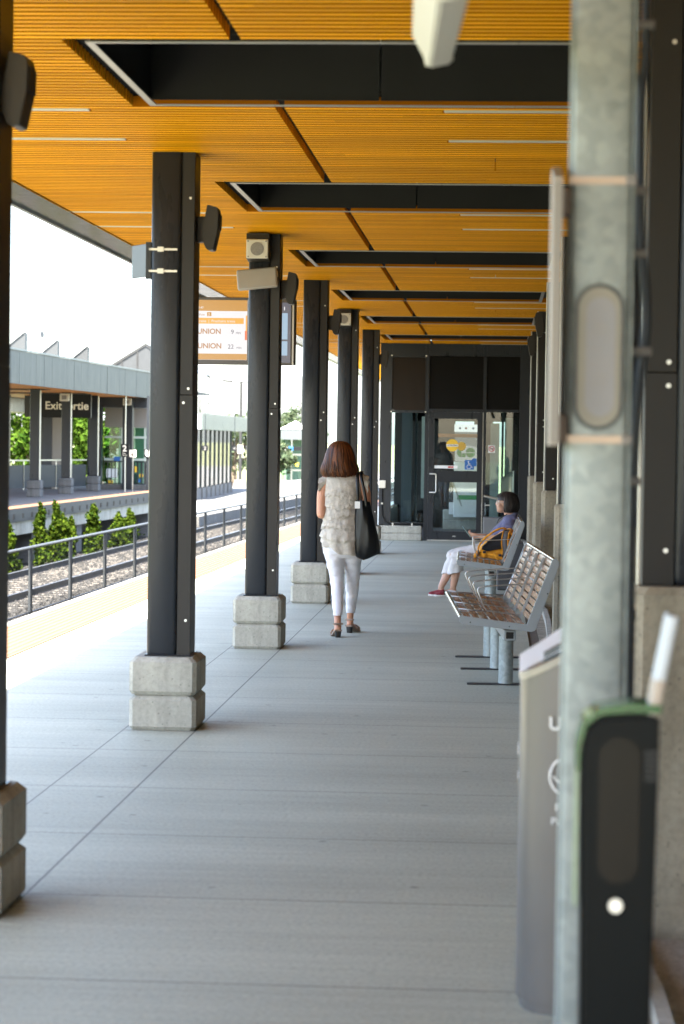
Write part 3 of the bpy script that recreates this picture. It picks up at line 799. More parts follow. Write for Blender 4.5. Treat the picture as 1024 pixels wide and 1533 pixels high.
b = MB(); b.tube(fp, [.0125 if (i // 1) % 2 else .0100 for i in range(len(fp))], 12); b.build('corrugated_hose', simple('black_blue_hose', (.03, .038, .048), .35), t, True)
b = MB(); b.tube([(p.x - .022, p.y + .01, p.z) for p in fine(pts, .05)], .010, 10); b.build('smooth_cable', simple('black_cable', (.012, .013, .015), .4), t, True)
b = MB()
for z, dx in ((2.56, .008), (2.205, .0), (2.07, .0), (1.86, .014), (1.58, -.004)): b.box(-.05 + dx, .018 + dx, -.016, .016, z - .009, z + .009, .004)
split_build(b, 'cable_clip', 'grille', t)
# card reader
t = thing('card_reader', 'black fare card reader with green translucent top in the right foreground', 'card reader', (.235, 4.4, 0))
b = MB(); b.box(-.058, .056, .0, .105, .012, .2995, .006, 3); asmooth(b.build('pedestal', simple('black_pedestal', (.003, .0045, .005), .5, spec=.08), t), 50)
b = MB()
prof = [(-.062, .30), (.060, .30), (.072, 1.10), (.072, 1.165), (.02, 1.165), (-.035, 1.160), (-.060, 1.140), (-.070, 1.10)]
b.prism(prof, 'y', -.012, .10); bmesh.ops.recalc_face_normals(b.b, faces=b.b.faces); bmesh.ops.bevel(b.b, geom=list(b.b.edges), offset=.008, segments=2, affect='EDGES')
asmooth(b.build('housing', simple('black_reader_shell', (.003, .0045, .005), .42, spec=.10), t), 45)
b = MB(); stadium(b, .0, .99, .075, .27, -.0155, -.012); b.build('face_panel', simple('smoked_face_panel', (.0045, .0045, .0045), .25, spec=.12), t)
gm = NT('green_translucent_plastic'); gb = gm.bsdf((.006, .13, .03), .15); gb.inputs['Transmission Weight'].default_value = .5; gb.inputs['IOR'].default_value = 1.45
b = MB(); b.prism([(-.072, 1.06), (-.0785, 1.06), (-.080, 1.11), (-.068, 1.155), (-.038, 1.176), (.02, 1.186), (.074, 1.184), (.0755, 1.168), (.02, 1.169), (-.036, 1.163), (-.061, 1.143), (-.0715, 1.10)], 'y', -.008, .11)
bmesh.ops.recalc_face_normals(b.b, faces=b.b.faces); b.build('green_cap', gm.m, t)
b = MB(); b.box(-.0795, -.0735, -.004, .09, .81, 1.058); b.box(-.066, -.048, -.0102, .0, 1.158, 1.176, .004); b.build('pale_edge_and_highlight', simple('pale_green_edge_highlight', (.20, .27, .17), .3), t)  # pale left edge, plus a corner block standing in for a highlight
b = MB(); b.cyl((-.003, -.020, .815), (-.003, -.0005, .815), .0125, n=20); b.cyl((-.003, -.0235, .815), (-.003, -.0205, .815), .0065, n=14); b.build('lock', 'screw', t)
b = MB()
for k in range(6): b.box(.045, .0715, -.0165, -.0125, 1.045 + k * .010, 1.050 + k * .010)
b.build('vent_ribs', simple('dark_vent_ribs', (.002, .002, .002), .5), t)
m = Matrix.Translation((.062, .05, 1.17)) @ Matrix.Rotation(R(10.5), 4, 'Y')
b = MB(); b.box(-.010, .010, -.05, .05, .0, .180, .006, 2, m); f = b.build('upright_fin', simple('pale_blue_grey_fin', (.50, .56, .62), .35), t)
b = MB(); b.box(-.0105, .0105, -.052, .052, -.01, .06, .005, 2, m); b.build('fin_base', simple('beige_fin_base', (.42, .36, .30), .4), f)
# recycling bin
t = thing('recycling_bin', 'tall grey brown oval recycling bin with slanted top and white marks, behind the galvanised post', 'bin', (.25, 7.12, 0))
def oval(rx, ry, z0, dz, n=48, p=2.8):
    out = []
    for k in range(n):
        a = 2 * PI * k / n; c, s = math.cos(a), math.sin(a)
        x = rx * math.copysign(abs(c) ** (2 / p), c); y = ry * math.copysign(abs(s) ** (2 / p), s); out.append((x, y, z0 + dz * x))
    return out
def shell(rings, cap0=True, cap1=True):
    b = MB(); rs = [[b.b.verts.new(p) for p in r] for r in rings]; n = len(rs[0])
    for i in range(len(rs) - 1):
        for k in range(n): b.b.faces.new((rs[i][k], rs[i][(k + 1) % n], rs[i + 1][(k + 1) % n], rs[i + 1][k]))
    if cap0: b.b.faces.new(list(reversed(rs[0])))
    if cap1: b.b.faces.new(rs[-1])
    return b
BR, BD, SL = .167, .215, .55
asmooth(shell([oval(BR - .012, BD - .012, .0, 0), oval(BR - .012, BD - .012, .03, 0), oval(BR, BD, .032, 0), oval(BR, BD, 1.055, SL)]).build('body', simple('brown_grey_metallic_bin', (.125, .118, .110), .36, .4, .1, 3), t), 40)
asmooth(shell([oval(BR + .003, BD + .003, 1.0555, SL), oval(BR + .004, BD + .004, 1.077, SL), oval(BR - .012, BD - .012, 1.079, SL), oval(BR - .016, BD - .016, 1.058, SL)], False, True).build('rim', simple('pale_rim', (.30, .28, .24), .35, .3), t), 40)
b = MB(); b.prism([(-.10, .985 + .06), (.11, 1.10 + .07), (.11, 1.10), (-.10, .985)], 'y', -.12, .13); b.build('hood', simple('blue_grey_hood', (.10, .125, .14), .35, .3), t)
text('U', .052, (-.085, -BD - .004, .835), 'sign_white', t, bold=.0015)
text('Paper', .030, (-.064, -BD - .004, .600), 'sign_white', t); text('Papier', .030, (-.075, -BD - .004, .560), 'sign_white', t)
b = MB(); b.tube([(-.021 + .058 * math.cos(a), -BD - .003, .70 + .058 * math.sin(a)) for a in np.linspace(0, 2 * PI, 33)[:-1]], .0035, 6, closed=True)
b.tube([(-.070, -BD - .003, .70), (-.045, -BD - .003, .675), (-.018, -BD - .003, .66), (.01, -BD - .003, .675)], .0035, 6); b.build('recycling_mark', 'sign_white', t)
b = MB(); b.box(-.170, -.1675, -.06, -.045, .74, .775); b.box(-.170, -.1675, -.07, -.05, .67, .69); b.build('side_mark', 'sign_white', t)
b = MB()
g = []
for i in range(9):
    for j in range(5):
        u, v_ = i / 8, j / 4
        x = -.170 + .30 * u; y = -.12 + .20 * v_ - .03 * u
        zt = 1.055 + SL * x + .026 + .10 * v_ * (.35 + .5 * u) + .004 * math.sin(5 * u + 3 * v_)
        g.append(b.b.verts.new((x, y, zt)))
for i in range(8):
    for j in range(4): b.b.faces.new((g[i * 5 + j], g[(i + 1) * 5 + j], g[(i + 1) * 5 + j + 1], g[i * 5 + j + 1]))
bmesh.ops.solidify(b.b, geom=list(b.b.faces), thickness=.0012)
o = b.build('sky_reflection_sheet', simple('white_sky_reflection', (.93, .93, .96), .6, 0, .02), None); o.location = (.25, 7.12, 0)  # white sheet stands in for the sky reflected in the steel lid
tag(o, 'white sheet standing in for the sky reflection on the slanted bin top', 'reflection')
# pendant light above the walkway near the camera
t = thing('pendant_light', 'off white trapezoid light fitting hanging at the top of the picture', 'pendant light', (-.143, 5.6, 2.533), R(1.2))
t.rotation_euler = (R(5), R(-12), R(1.2))
b = MB(); b.prism([(-.026, 0), (.026, 0), (.052, .085), (-.052, .085)], 'y', -1.6, 0.0); bmesh.ops.recalc_face_normals(b.b, faces=b.b.faces); bmesh.ops.bevel(b.b, geom=list(b.b.edges), offset=.004, segments=2, affect='EDGES'); asmooth(b.build('housing', 'white', t), 40)
b = MB(); b.box(-.034, .034, .0005, .02, .006, .08, .004); b.build('end_cap', 'white', t)
b = MB()
for y in (-1.3, -.35): b.cyl((0, y, .085), (0, y, CH - .02 - 2.533), .008, n=10)
b.build('hanger_rod', 'tin', t)
# ------------------------------------------------------------------ benches
def make_bench():
    t = thing('metal_bench', 'x', 'bench', group='slatted steel benches')
    YN, YF = -.48, 2.20; NS = 4; pit = (YF - YN) / NS
    sf, sr = Vector((-.285, .497)), Vector((.128, .456)); bb, bt = Vector((.150, .470)), Vector((.312, .872))
    def run(p, q, n, name, w):
        b = MB(); d = (q - p); L = d.length; d.normalize(); nn = Vector((-d.y, d.x)); step = L / n
        for i in range(n):
            a = p + d * (i * step + step * .12); c = p + d * ((i + 1) * step - step * .12)
            for k in range(NS):
                y0 = YN + .034 + k * pit + (.0 if k == 0 else -.02); y1 = YN + (k + 1) * pit - (.034 if k == NS - 1 else .014)
                cr = (a + c) / 2 + nn * .0006
                poly = [a, cr, c, c - nn * .006, a - nn * .006]
                b.prism([tuple(v) for v in poly], 'y', y0, y1)
        return b.build(name, 'bench_wood', t)
    run(sf, sr, 7, 'seat', 0); run(bb, bt, 9, 'backrest', 0)
    b = MB()
    for k in range(NS):
        y0 = YN + .034 + k * pit - (.02 if k else 0); y1 = YN + (k + 1) * pit - (.034 if k == NS - 1 else .014)
        b.cyl((-.302, y0, .486), (-.302, y1, .486), .0165, n=14); b.cyl((.322, y0, .876), (.322, y1, .876), .0165, n=14)
    [asmooth(q, 50) for q in split_build(b, 'rolled_edge', 'bench_slat', t)]
    for y0, y1 in ((YN, YN + .032), (YF - .032, YF)):
        b = MB(); b.prism([(-.318, .495), (-.312, .462), (-.29, .448), (-.05, .424), (.165, .403), (.195, .412), (.345, .850), (.340, .880), (.318, .896), (.300, .884), (.136, .452), (-.285, .502), (-.305, .506)], 'y', y0, y1)
        bmesh.ops.recalc_face_normals(b.b, faces=b.b.faces); bmesh.ops.bevel(b.b, geom=list(b.b.edges), offset=.004, segments=2, affect='EDGES')
        e = b.build('end_frame', 'bench_frame', t)
        b = MB()
        for x, z in ((.02, .437), (.27, .66), (-.24, .462)): b.cyl((x, y0 - .003, z), (x, y0 + .001, z), .005, n=8)
        b.build('bolt', 'foot', e)
    b = MB()
    for k in (1, 2, 3):
        y = YN + k * pit - .003
        b.prism([(-.29, .476), (.14, .434), (.30, .866), (.285, .872), (.128, .450), (-.29, .490)], 'y', y - .005, y + .005)
    split_build(b, 'rib', 'bench_frame', t)
    for k in (1, 2, 3, 4):
        y = YN + k * pit - (.003 if k < 4 else .045)
        path = [(.235, .685), (.10, .675), (-.06, .662), (-.135, .655), (-.155, .648), (-.163, .632), (-.115, .51), (-.095, .490), (.0, .478), (.125, .462), (.14, .468), (.20, .60), (.235, .685)]
        b = MB(); b.tube([(x, y, z + .004) for x, z in path[:-1]], .0052, 8, closed=True)
        b.tube([(-.295, y, .506), (-.1, y, .488)], .005, 6); b.tube([(.235, y, .69), (.318, y, .893)], .005, 6)
        b.build('armrest', 'rod', t, True)
    b = MB(); b.box(-.01, .07, YN + .10, YF - .10, .335, .405, .006)
    bm_ = b.build('beam', 'bench_frame', t)
    b = MB(); b.box(.005, .055, YN + .097, YN + .099, .348, .392); b.build('beam_opening', 'black', bm_)
    b = MB()
    for y in (0, 1.08, 2.12 - .06): b.box(-.10, .14, y - .03, y + .03, .404, .428)
    b.build('bracket', 'bench_frame', t)
    for y in (0, 1.08, 2.06):
        b = MB(); b.cyl((.03, y, .012), (.03, y, .336), .050, n=24); p = asmooth(b.build('pedestal', 'galv', t), 50)
        b = MB(); b.box(-.235, .30, y - .035, y + .035, .0, .0115, .003, 1); b.build('foot_plate', 'foot', p)
    return t
B1 = make_bench(); B1.location = (.062, 16.40, 0); B1.rotation_euler = (0, 0, R(3.2)); B1['label'] = 'empty slatted steel bench in front with four wire armrests and reflections on its slats'
B2 = dup(B1, (-.055, 23.93, 0), R(.6), 'slatted steel bench farther back with a seated woman and an orange backpack')
b = MB(); b.box(-.19, .27, 39.2, 39.6, 0.005, .43, .015)
o = b.build('low_cabinet', simple('mid_grey_cabinet', (.17, .17, .17), .5)); tag(o, 'low grey cabinet in front of the side window by the door', 'cabinet')
b = MB(); b.box(.03, .33, 26.85, 27.3, .004, .54, .02)
o = b.build('low_cabinet', simple('dark_grey_cabinet', (.075, .075, .078), .5)); tag(o, 'dark grey box standing on the floor just beyond the bench with the seated woman', 'cabinet')
# ------------------------------------------------------------------ waiting room
YB = 40.0
t = thing('waiting_room', 'dark framed glazed waiting room closing the end of the covered platform', 'waiting room')
def fr(x0, x1, z0, z1, d0=0., d1=.10, b=None):
    b.box(x0, x1, YB + d0, YB + d1, z0, z1, .0)
b = MB()
fr(-1.94, -1.745, .26, CH + .06, 0, .12, b); fr(-1.744, -1.19, 2.135, 2.175, .004, .1, b); fr(-1.744, -1.19, 3.06, CH + .06, .004, .1, b); fr(-1.744, -1.19, .251, .30, .004, .1, b)
fr(-1.189, -1.125, .0, CH + .06, 0, .12, b); fr(-1.124, -.225, 2.155, 2.205, .004, .1, b); fr(-1.124, -.225, 3.09, CH + .06, .004, .1, b)
fr(-.224, -.17, .0, CH + .06, 0, .12, b); fr(-.169, .385, 2.16, 2.205, .004, .1, b); fr(-.169, .385, 3.09, CH + .06, .004, .1, b); fr(-.169, .385, .004, .26, .004, .1, b)
fr(.386, 1.18, .0, CH + .06, 0, .12, b)
b.build('wall_frame', 'steel', t)
b = MB(); fr(-1.743, -1.191, 2.177, 3.058, .03, .05, b)
for k in range(44): fr(-1.725, -1.205, 2.195 + k * .0195, 2.206 + k * .0195, .018, .029, b)
b.build('louvre', simple('brown_louvre', (.022, .014, .008), .5, spec=.2), t)
b = MB()
for x in (-1.755, -1.18):
    for z in (2.15, 3.085): b.cyl((x, YB - .006, z), (x, YB - .001, z), .011, n=10)
b.build('screw', 'screw', t)
b = MB(); fr(-1.123, -.226, 2.206, 3.089, .03, .05, b); fr(-.168, .384, 2.206, 3.089, .03, .05, b); b.build('transom_panel', simple('near_black_panel', (.003, .0024, .0016), .6, spec=.15), t)
b = MB(); base_blocks(b, -1.93, -1.215, YB - .06, YB + .15, 0, (.118, .128), .014); b.build('concrete_base', 'concrete', t)
w = MB(); w.box(-1.744, -1.191, YB + .04, YB + .048, .301, 2.134); win = w.build('window', 'glass', t)
w = MB(); w.box(-.168, .384, YB + .04, YB + .048, .261, 2.159); win2 = w.build('window', 'glass', t)
# door
b = MB(); z0 = .02
b.box(-1.122, -1.028, YB - .02, YB + .03, z0, 2.15); b.box(-.312, -.227, YB - .02, YB + .03, z0, 2.15)
b.box(-1.0279, -.3121, YB - .02, YB + .03, 2.045, 2.15); b.box(-1.0279, -.3121, YB - .02, YB + .03, .985, 1.175); b.box(-1.0279, -.3121, YB - .02, YB + .03, z0, .165)
D = b.build('door', 'steel', t)
b = MB(); b.box(-1.027, -.313, YB + .0, YB + .008, 1.176, 2.044); b.box(-1.027, -.313, YB + .0, YB + .008, .166, .984); b.build('door_glass', 'glass', D)
b = MB(); b.tube([(-1.09, YB - .02, 1.12), (-1.09, YB - .075, 1.12), (-1.0, YB - .078, 1.12), (-.985, YB - .08, 1.105), (-.985, YB - .08, .825), (-1.0, YB - .078, .81), (-1.09, YB - .075, .81), (-1.09, YB - .02, .81)], .012, 10); b.build('door_handle', 'tin', D, True)
b = MB(); b.box(-1.122, -.227, YB - .03, YB + .03, .003, .019); b.box(-.223, -.212, YB - .006, YB - .001, .02, 2.15); b.build('threshold', 'tin', D)
b = MB(); b.box(-.70, -.645, YB - .023, YB - .0205, .075, .09); b.build('maker_plate', 'tin', D)
def st(b, n, mat): return b.build(n, mat, D)
y = YB - .006
o = st(disc(-.725, 1.60, y, .102), 'round_sticker', 'yellow'); 
b = MB(); b.box(-.823, -.627, y - .003, y - .0005, 1.578, 1.618); q = b.build('sticker_band', 'sign_white', o); text('ATTENTION', .030, (-.725, y - .0045, 1.588), 'sign_black', o, align='CENTER', ext=.0008, bold=.0008)
o2 = st(disc(-.572, 1.585, y + .004, .074), 'round_sticker', simple('faded_yellow_sticker', (.62, .38, .05), .5))
b = MB(); b.box(-.515, -.358, y, y + .003, 1.20, 1.357); ac = st(b, 'access_sticker', 'blue')
b = MB(); yy = y - .003
b.cyl((-.452, yy, 1.325), (-.452, yy + .002, 1.325), .012, n=12)
b.tube([(-.450, yy, 1.31), (-.447, yy, 1.272), (-.415, yy, 1.270), (-.396, yy, 1.235), (-.38, yy, 1.238)], .006, 6)
b.tube([(-.444 + .034 * math.cos(a), yy, 1.245 + .032 * math.sin(a)) for a in np.linspace(2.0, 5.9, 14)], .005, 6); b.tube([(-.449, yy, 1.295), (-.42, yy, 1.293)], .005, 6); b.build('wheelchair_symbol', 'sign_white', ac)
b = MB(); b.box(-.392, -.318, y + .004, y + .006, 1.255, 1.385); st(b, 'blue_sticker', 'blue')
b = MB(); b.box(-1.02, -.632, y, y + .003, 1.212, 1.262); o3 = st(b, 'notice_strip', 'sign_white')
b = MB(); b.box(-.79, -.70, y - .002, y - .0005, 1.222, 1.25); b.build('red_words', 'red', o3)
def nosmoke(x, z, parent, s=1.):
    b = MB(); b.box(x - .058 * s, x + .058 * s, y + .034, y + .037, z - .068 * s, z + .06 * s); c = b.build('no_smoking_sticker', 'sign_white', parent)
    b = MB(); b.tube([(x + .043 * s * math.cos(a), y + .0325, z + .043 * s * math.sin(a)) for a in np.linspace(0, 2 * PI, 25)[:-1]], .006 * s, 6, closed=True); b.tube([(x - .03 * s, y + .0325, z + .03 * s), (x + .03 * s, y + .0325, z - .03 * s)], .005 * s, 6); b.build('red_ring', 'red', c)
    b = MB(); b.box(x - .028 * s, x + .026 * s, y + .0312, y + .0335, z - .006 * s, z + .006 * s); b.build('cigarette', 'sign_black', c)
nosmoke(-.07, 1.55, win2)
b = MB(); b.box(-.175, -.085, YB - .02, YB + .0, 0.6, .62); b.tube([(-.19, YB - .07, .765), (.05, YB - .07, .715)], .022, 10); b.build('push_rail', 'tin', t)
b = MB(); b.box(-1.945, -1.83, YB - .05, YB - .001, .87, 1.0, .006); bx = b.build('socket_box', 'sign_cream', t)
b = MB(); b.tube([(-1.887, YB - .028, .87), (-1.887, YB - .028, .50), (-1.875, YB - .028, .40), (-1.83, YB - .028, .315), (-1.74, YB - .028, .275), (-1.62, YB - .028, .27), (-1.2, YB - .028, .27)], .014, 8); b.build('cable', 'black', bx, True)
b = MB()
for x in (-1.70, -1.38): b.box(x - .012, x + .012, YB - .046, YB - .012, .245, .29)
b.box(-1.90, -1.87, YB - .046, YB - .012, .60, .625); split_build(b, 'cable_clip', 'tin', bx)
# shell of the room and its rear glazing
b = MB(); b.box(-1.94, 1.18, YB + .13, YB + 6, CH + .0, CH + .06); b.build('ceiling', 'clad', t)
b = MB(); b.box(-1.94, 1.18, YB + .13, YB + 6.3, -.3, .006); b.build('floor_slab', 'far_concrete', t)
b = MB(); b.box(-1.94, -1.86, YB + .13, YB + 6, .01, .45); b.box(-1.94, -1.86, YB + .13, YB + 6, 2.4, CH); b.box(-1.94, -1.87, YB + 2.2, YB + 2.3, .45, 2.4); b.box(1.10, 1.18, YB + .13, YB + 6, .01, CH)
for x0, x1 in ((-1.94, -1.74), (-1.62, -.78), (-.42, -.06), (.30, 1.18)): b.box(x0, x1, YB + 5.9, YB + 6, .01, CH)
b.box(-1.80, .55, YB + 5.9, YB + 6, 2.05, CH); b.box(-1.74, .24, YB + 5.9, YB + 6, .01, .34); b.build('rear_wall', 'clad', t)
b = MB(); b.box(-1.79, .54, YB + 5.94, YB + 5.95, .3, 2.24); b.build('rear_glass', 'glass', t)
b = MB(); b.box(-1.62, -1.44, YB + 1.2, YB + 1.35, .01, 2.9); b.box(-1.40, -1.36, YB + 1.5, YB + 1.6, .01, 2.9); b.box(.10, .14, YB + 3.5, YB + 3.6, .01, 2.9); b.build('inner_post', simple('inner_blue_steel', (.03, .045, .055), .4), t)
b = MB(); b.box(-1.32, -1.14, YB + 2.6, YB + 2.62, .65, 2.1); b.box(.16, .30, YB + 3.2, YB + 3.22, .5, 2.1); b.box(-.10, .06, YB + 3.0, YB + 3.02, .3, 2.0); b.build('inner_panel', simple('pale_green_grey_panel', (.30, .36, .34), .3), t)
b = MB(); base_blocks(b, -.98, -.15, YB + 5.2, YB + 5.6, .006, (.18, .19), .014); b.build('inner_block', 'concrete', t)
b = MB(); b.box(-.86, -.18, YB + 4.9, YB + 5.15, .30, .52); b.build('inner_bench', simple('pale_inner_bench', (.7, .7, .7), .4), t)
b = MB(); b.box(-1.02, -.33, YB + 2.5, YB + 2.56, 1.74, 1.80); b.build('canopy_reflection_bar', simple('orange_brown_reflection', (.40, .13, .03), .5), t)  # orange bar stands in for the canopy reflected in the door glass
b = MB(); b.tube([(-.78, YB + 3.2, .96), (-.60, YB + 3.2, .50)], .014, 8); b.tube([(.10, YB + 2.4, 1.0), (.32, YB + 2.4, 1.16), (.32, YB + 2.4, .3)], .016, 8); b.box(.10, .31, YB + 2.41, YB + 2.43, .55, 1.06); b.build('inner_railing', 'tin', t)
# kiosk seen through the glass of the door
t = thing('ticket_kiosk', 'white and grey ticket kiosk with a green emblem, behind the glass of the door', 'kiosk', (-.53, 43.2, 0))
b = MB(); b.box(-.22, .24, 0, .4, .30, 1.30, .01); b.build('cabinet', simple('white_kiosk', (.9, .9, .9), .35), t)
b = MB(); b.box(-.205, .24, -.02, .3, 1.3005, 1.84, .01); b.build('screen_panel', mat_emit('grey_panel_added_glow', (.55, .57, .58), .025), t)  # glow added to brighten the grey panel
b = MB(); b.box(-.22, .25, -.03, .32, 1.8405, 1.975, .006); hd = b.build('header', mat_emit('white_header_added_glow', (.95, .95, .95), .085), t)  # glow added to make the white header brighter
for x, mm in ((-.12, 'blue'), (-.01, 'red'), (.12, 'blue')):
    disc(x, 1.905, -.036, .02).build('round_icon', mm, hd)
b = MB(); b.prism([(-.205, 1.305), (.24, 1.305), (.24, 1.54), (.10, 1.585), (-.03, 1.60), (-.205, 1.57)], 'y', -.045, -.021); cv = b.build('white_hood', mat_emit('white_hood_added_glow', (.9, .92, .9), .035), t)  # glow added to lift the hood, which is no lamp
def halfdisc(b, xc, zc, r, a0, a1, yy): b.prism([(xc, zc)] + [(xc + r * math.cos(a), zc + r * math.sin(a)) for a in np.linspace(a0, a1, 20)], 'y', yy, yy + .004)
b = MB(); halfdisc(b, -.085, 1.468, .085, R(90), R(270), -.051); b.box(-.078, -.01, -.051, -.047, 1.383, 1.455)
halfdisc(b, .075, 1.475, .082, R(0), R(180), -.051); halfdisc(b, .075, 1.462, .082, R(180), R(360), -.051); b.build('emblem', 'green', cv)
b = MB(); b.box(-.15, .22, -.008, -.001, .62, .70); b.build('green_band', 'green', t)
b = MB(); b.box(-.12, .2, -.006, -.001, .36, .58); b.build('lower_panel', 'sign_white', t)
# ------------------------------------------------------------------ opposite platform
def curve_box(x0, x1, y0, y1, z0, z1, step=1.5): return strip(x0, x1, y0, y1, z0, z1, step)
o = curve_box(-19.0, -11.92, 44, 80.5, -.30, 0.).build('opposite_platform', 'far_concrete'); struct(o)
o = curve_box(-11.918, -11.45, 44, 80.5, -.30, .004).build('opposite_tactile_paving', 'tactile'); struct(o)
t = thing('platform_edge_beam', 'dark riveted edge plate and pale concrete edge beam of the opposite platform', 'edge beam')
curve_box(-11.50, -11.44, 44, 80.5, -.31, -.005).build('edge_plate', simple('grey_edge_plate', (.035, .035, .035), .6, .2), t)
b = MB()
for i in range(37):
    y = 45 + i * .95; b.box(-11.438 + cx(y), -11.425 + cx(y), y, y + .14, -.24, -.12)
b.build('edge_bolt', 'black', t)
curve_box(-12.2, -11.50, 44, 80.5, -.62, -.312).build('concrete_beam', 'concrete', t)
p0 = None
for k in range(7):
    y = 46 + k * 5.4
    if p0 is None: b = MB(); b.box(-.35, .35, -.4, .4, -1.45, -.6); p0 = b.build('support', 'far_concrete', t); q = p0
    else: q = p0.copy(); C.objects.link(q); q.parent = t
    q.location = (-12.0 + cx(y), y, 0)
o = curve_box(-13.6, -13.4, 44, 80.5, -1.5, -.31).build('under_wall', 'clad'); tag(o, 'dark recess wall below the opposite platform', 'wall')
# canopy of the opposite platform
t = thing('opposite_canopy', 'opposite platform canopy with bent zinc fascia and orange wood soffit', 'canopy')
FZ0, FZ1 = 2.90, 3.70
curve_box(-18.5, -12.12, 40, 83, FZ0 + .02, FZ0 + .10).build('soffit', None, t)
sm = NT('orange_slatted_soffit'); wv = sm.node('ShaderNodeTexWave', bands_direction='Y'); wv.inputs['Scale'].default_value = 3.; sm.link(sm.coord(), wv.inputs['Vector'])
sm.bsdf(sm.mix(1., sm.ramp(wv.outputs['Fac'], [(0., .4), (.3, 1.)]), (.55, .22, .03), 'MULTIPLY'), .5)
bpy.data.objects[t.children[0].name].data.materials.append(sm.m)
n = 0; b = MB()
y = 40.
while y < 82.5:
    y1 = y + .93; xa, xb = -12.10 + cx(y), -12.10 + cx(y1)
    j = RNG.random() * .006
    v = [b.b.verts.new(p) for p in ((xa + j, y, FZ0), (xb + j, y1, FZ0), (xb + j, y1, FZ1), (xa + j, y, FZ1), (xa - .05, y, FZ0), (xb - .05, y1, FZ0), (xb - .05, y1, FZ1), (xa - .05, y, FZ1))]
    for f in ((0, 1, 2, 3), (5, 4, 7, 6), (4, 0, 3, 7), (1, 5, 6, 2), (3, 2, 6, 7), (4, 5, 1, 0)): b.b.faces.new([v[i] for i in f])
    y = y1 + .012
b.build('fascia_panel', mat_zinc('pale_zinc_panel', (.024, .032, .038), .5), t)
b = strip(-12.085, -12.060, 40, 83, FZ1 + .001, FZ1 + .045, 1.5); b.build('drip_edge', simple('dark_drip_edge', (.10, .12, .13), .4, .4), t)
curve_box(-18.5, -12.16, 40, 83, FZ1 - .05, FZ1 - .005).build('roof_deck', 'zinc', t)
curve_box(-18.4, -17.2, 72, 83, FZ0 - .45, FZ0 + .015).build('beam', 'steel', t)
b = MB(); b.box(-14.6, -10.95, 75.4, 75.7, FZ0 - .30, FZ0 + .018); b.build('cross_beam', simple('navy_beam', (.02, .026, .035), .4), t)
for y in (58, 63.5, 69): 
    b = MB(); b.box(-17.5 + cx(y), -12.9 + cx(y), y, y + .9, FZ0 + .0, FZ0 + .018); b.build('recess', 'black', t)
# saw-tooth roof lights
lab = ['white saw tooth roof light nearest the left edge', 'middle white saw tooth roof light on the opposite canopy', 'white saw tooth roof light farthest along the opposite canopy']
for (px, py, pz), l in zip(((-14.9, 75, 4.90), (-14.78, 80, 4.86), (-14.62, 85, 4.86)), lab):
    t2 = thing('roof_light', l, 'roof light', (px, py, 3.65), 0, 'saw tooth roof lights')
    h = pz - 3.65
    b = MB(); b.prism([(-1.5, 0), (0, 0), (0, h), (-.04, h), (-.72, h - .56), (-1.5, h - .62)], 'y', 0, .35); b.build('frame', simple('grey_zinc_cheek', (.018, .021, .023), .6), t2)
    b = MB(); b.prism([(-.74, h - .565), (-.04, h + .012), (-.03, h + .04), (-.74, h - .53)], 'y', -.05, .40); b.build('sloped_cap', simple('pale_cap', (.12, .125, .125), .5), t2)
t2 = thing('camera_pole', 'small dark security camera on a thin pole above the saw tooth roof', 'camera', (-14.45, 75.5, 3.66))
b = MB(); b.cyl((0, 0, 0), (0, 0, 1.2), .012, n=6); b.build('pole', 'tin', t2); b = MB(); b.box(-.05, .05, -.07, .07, 1.13, 1.32, .01); b.build('housing', 'steel', t2)
t2 = thing('gable_roof_light', 'pitched glass roof light with dark frame behind the opposite fascia', 'roof light', (-14.75, 100, 3.6))
b = MB()
for sx in (-1, 1):
    b.prism([(0, 2.02), (0, 1.90), (sx * 1.75, .78), (sx * 1.75, .92)], 'y', 0, .12); b.prism([(0, 2.02), (0, 1.90), (sx * 1.75, .78), (sx * 1.75, .92)], 'y', 7.9, 8.)
for x in (-1.0, -.35, .35, 1.0): b.box(x - .035, x + .035, .01, .10, 0, 1.9 - abs(x) * .64)
b.box(-1.75, 1.75, .01, .10, .62, .72); b.box(-1.75, 1.75, 0, 8, 0, .08); b.build('frame', simple('grey_roof_frame', (.008, .009, .010), .6), t2)
b = MB(); b.prism([(-1.7, .0), (1.7, 0), (1.7, .82), (0, 1.88), (-1.7, .82)], 'y', .05, .06); b.build('gable_glass', simple('milky_gable_glass', (.03, .033, .036), .4), t2)
b = MB()
for sx in (-1, 1): b.prism([(0, 2.0), (0, 1.97), (sx * 1.74, .87), (sx * 1.74, .90)], 'y', .13, 7.88)
b.build('roof_glass', simple('pale_roof_glass', (.07, .08, .085), .4), t2)
# columns of the opposite platform
def opp_col():
    t = thing('opposite_column', 'x', 'column', group='columns on the opposite platform')
    b = MB(); base_blocks(b, -.19, .19, -.22, .22, 0, (.22, .24)); b.build('concrete_base', 'far_concrete', t)
    b = MB(); b.box(-.13, .13, -.13, .13, .462, FZ0 + .02, .02); b.build('steel_post', 'steel', t)
    b = MB(); b.cyl((.15, -.10, .47), (.15, -.10, FZ0), .018, n=8); b.build('conduit', 'tin', t)
    return t
oc = opp_col(); lab = ['left column of the opposite platform, left of the black Exit sign', 'column on the opposite platform standing in front of the black Exit sign', 'column on the opposite platform just right of the black Exit sign', 'column on the opposite platform half hidden behind the near column']
for k, (x, y) in enumerate(((-12.48, 64.35), (-12.33, 68.25), (-12.26, 72.55), (-12.05, 78.5))):
    c = oc if k == 0 else dup(oc)
    c.location = (x, y, 0); c['label'] = lab[k]
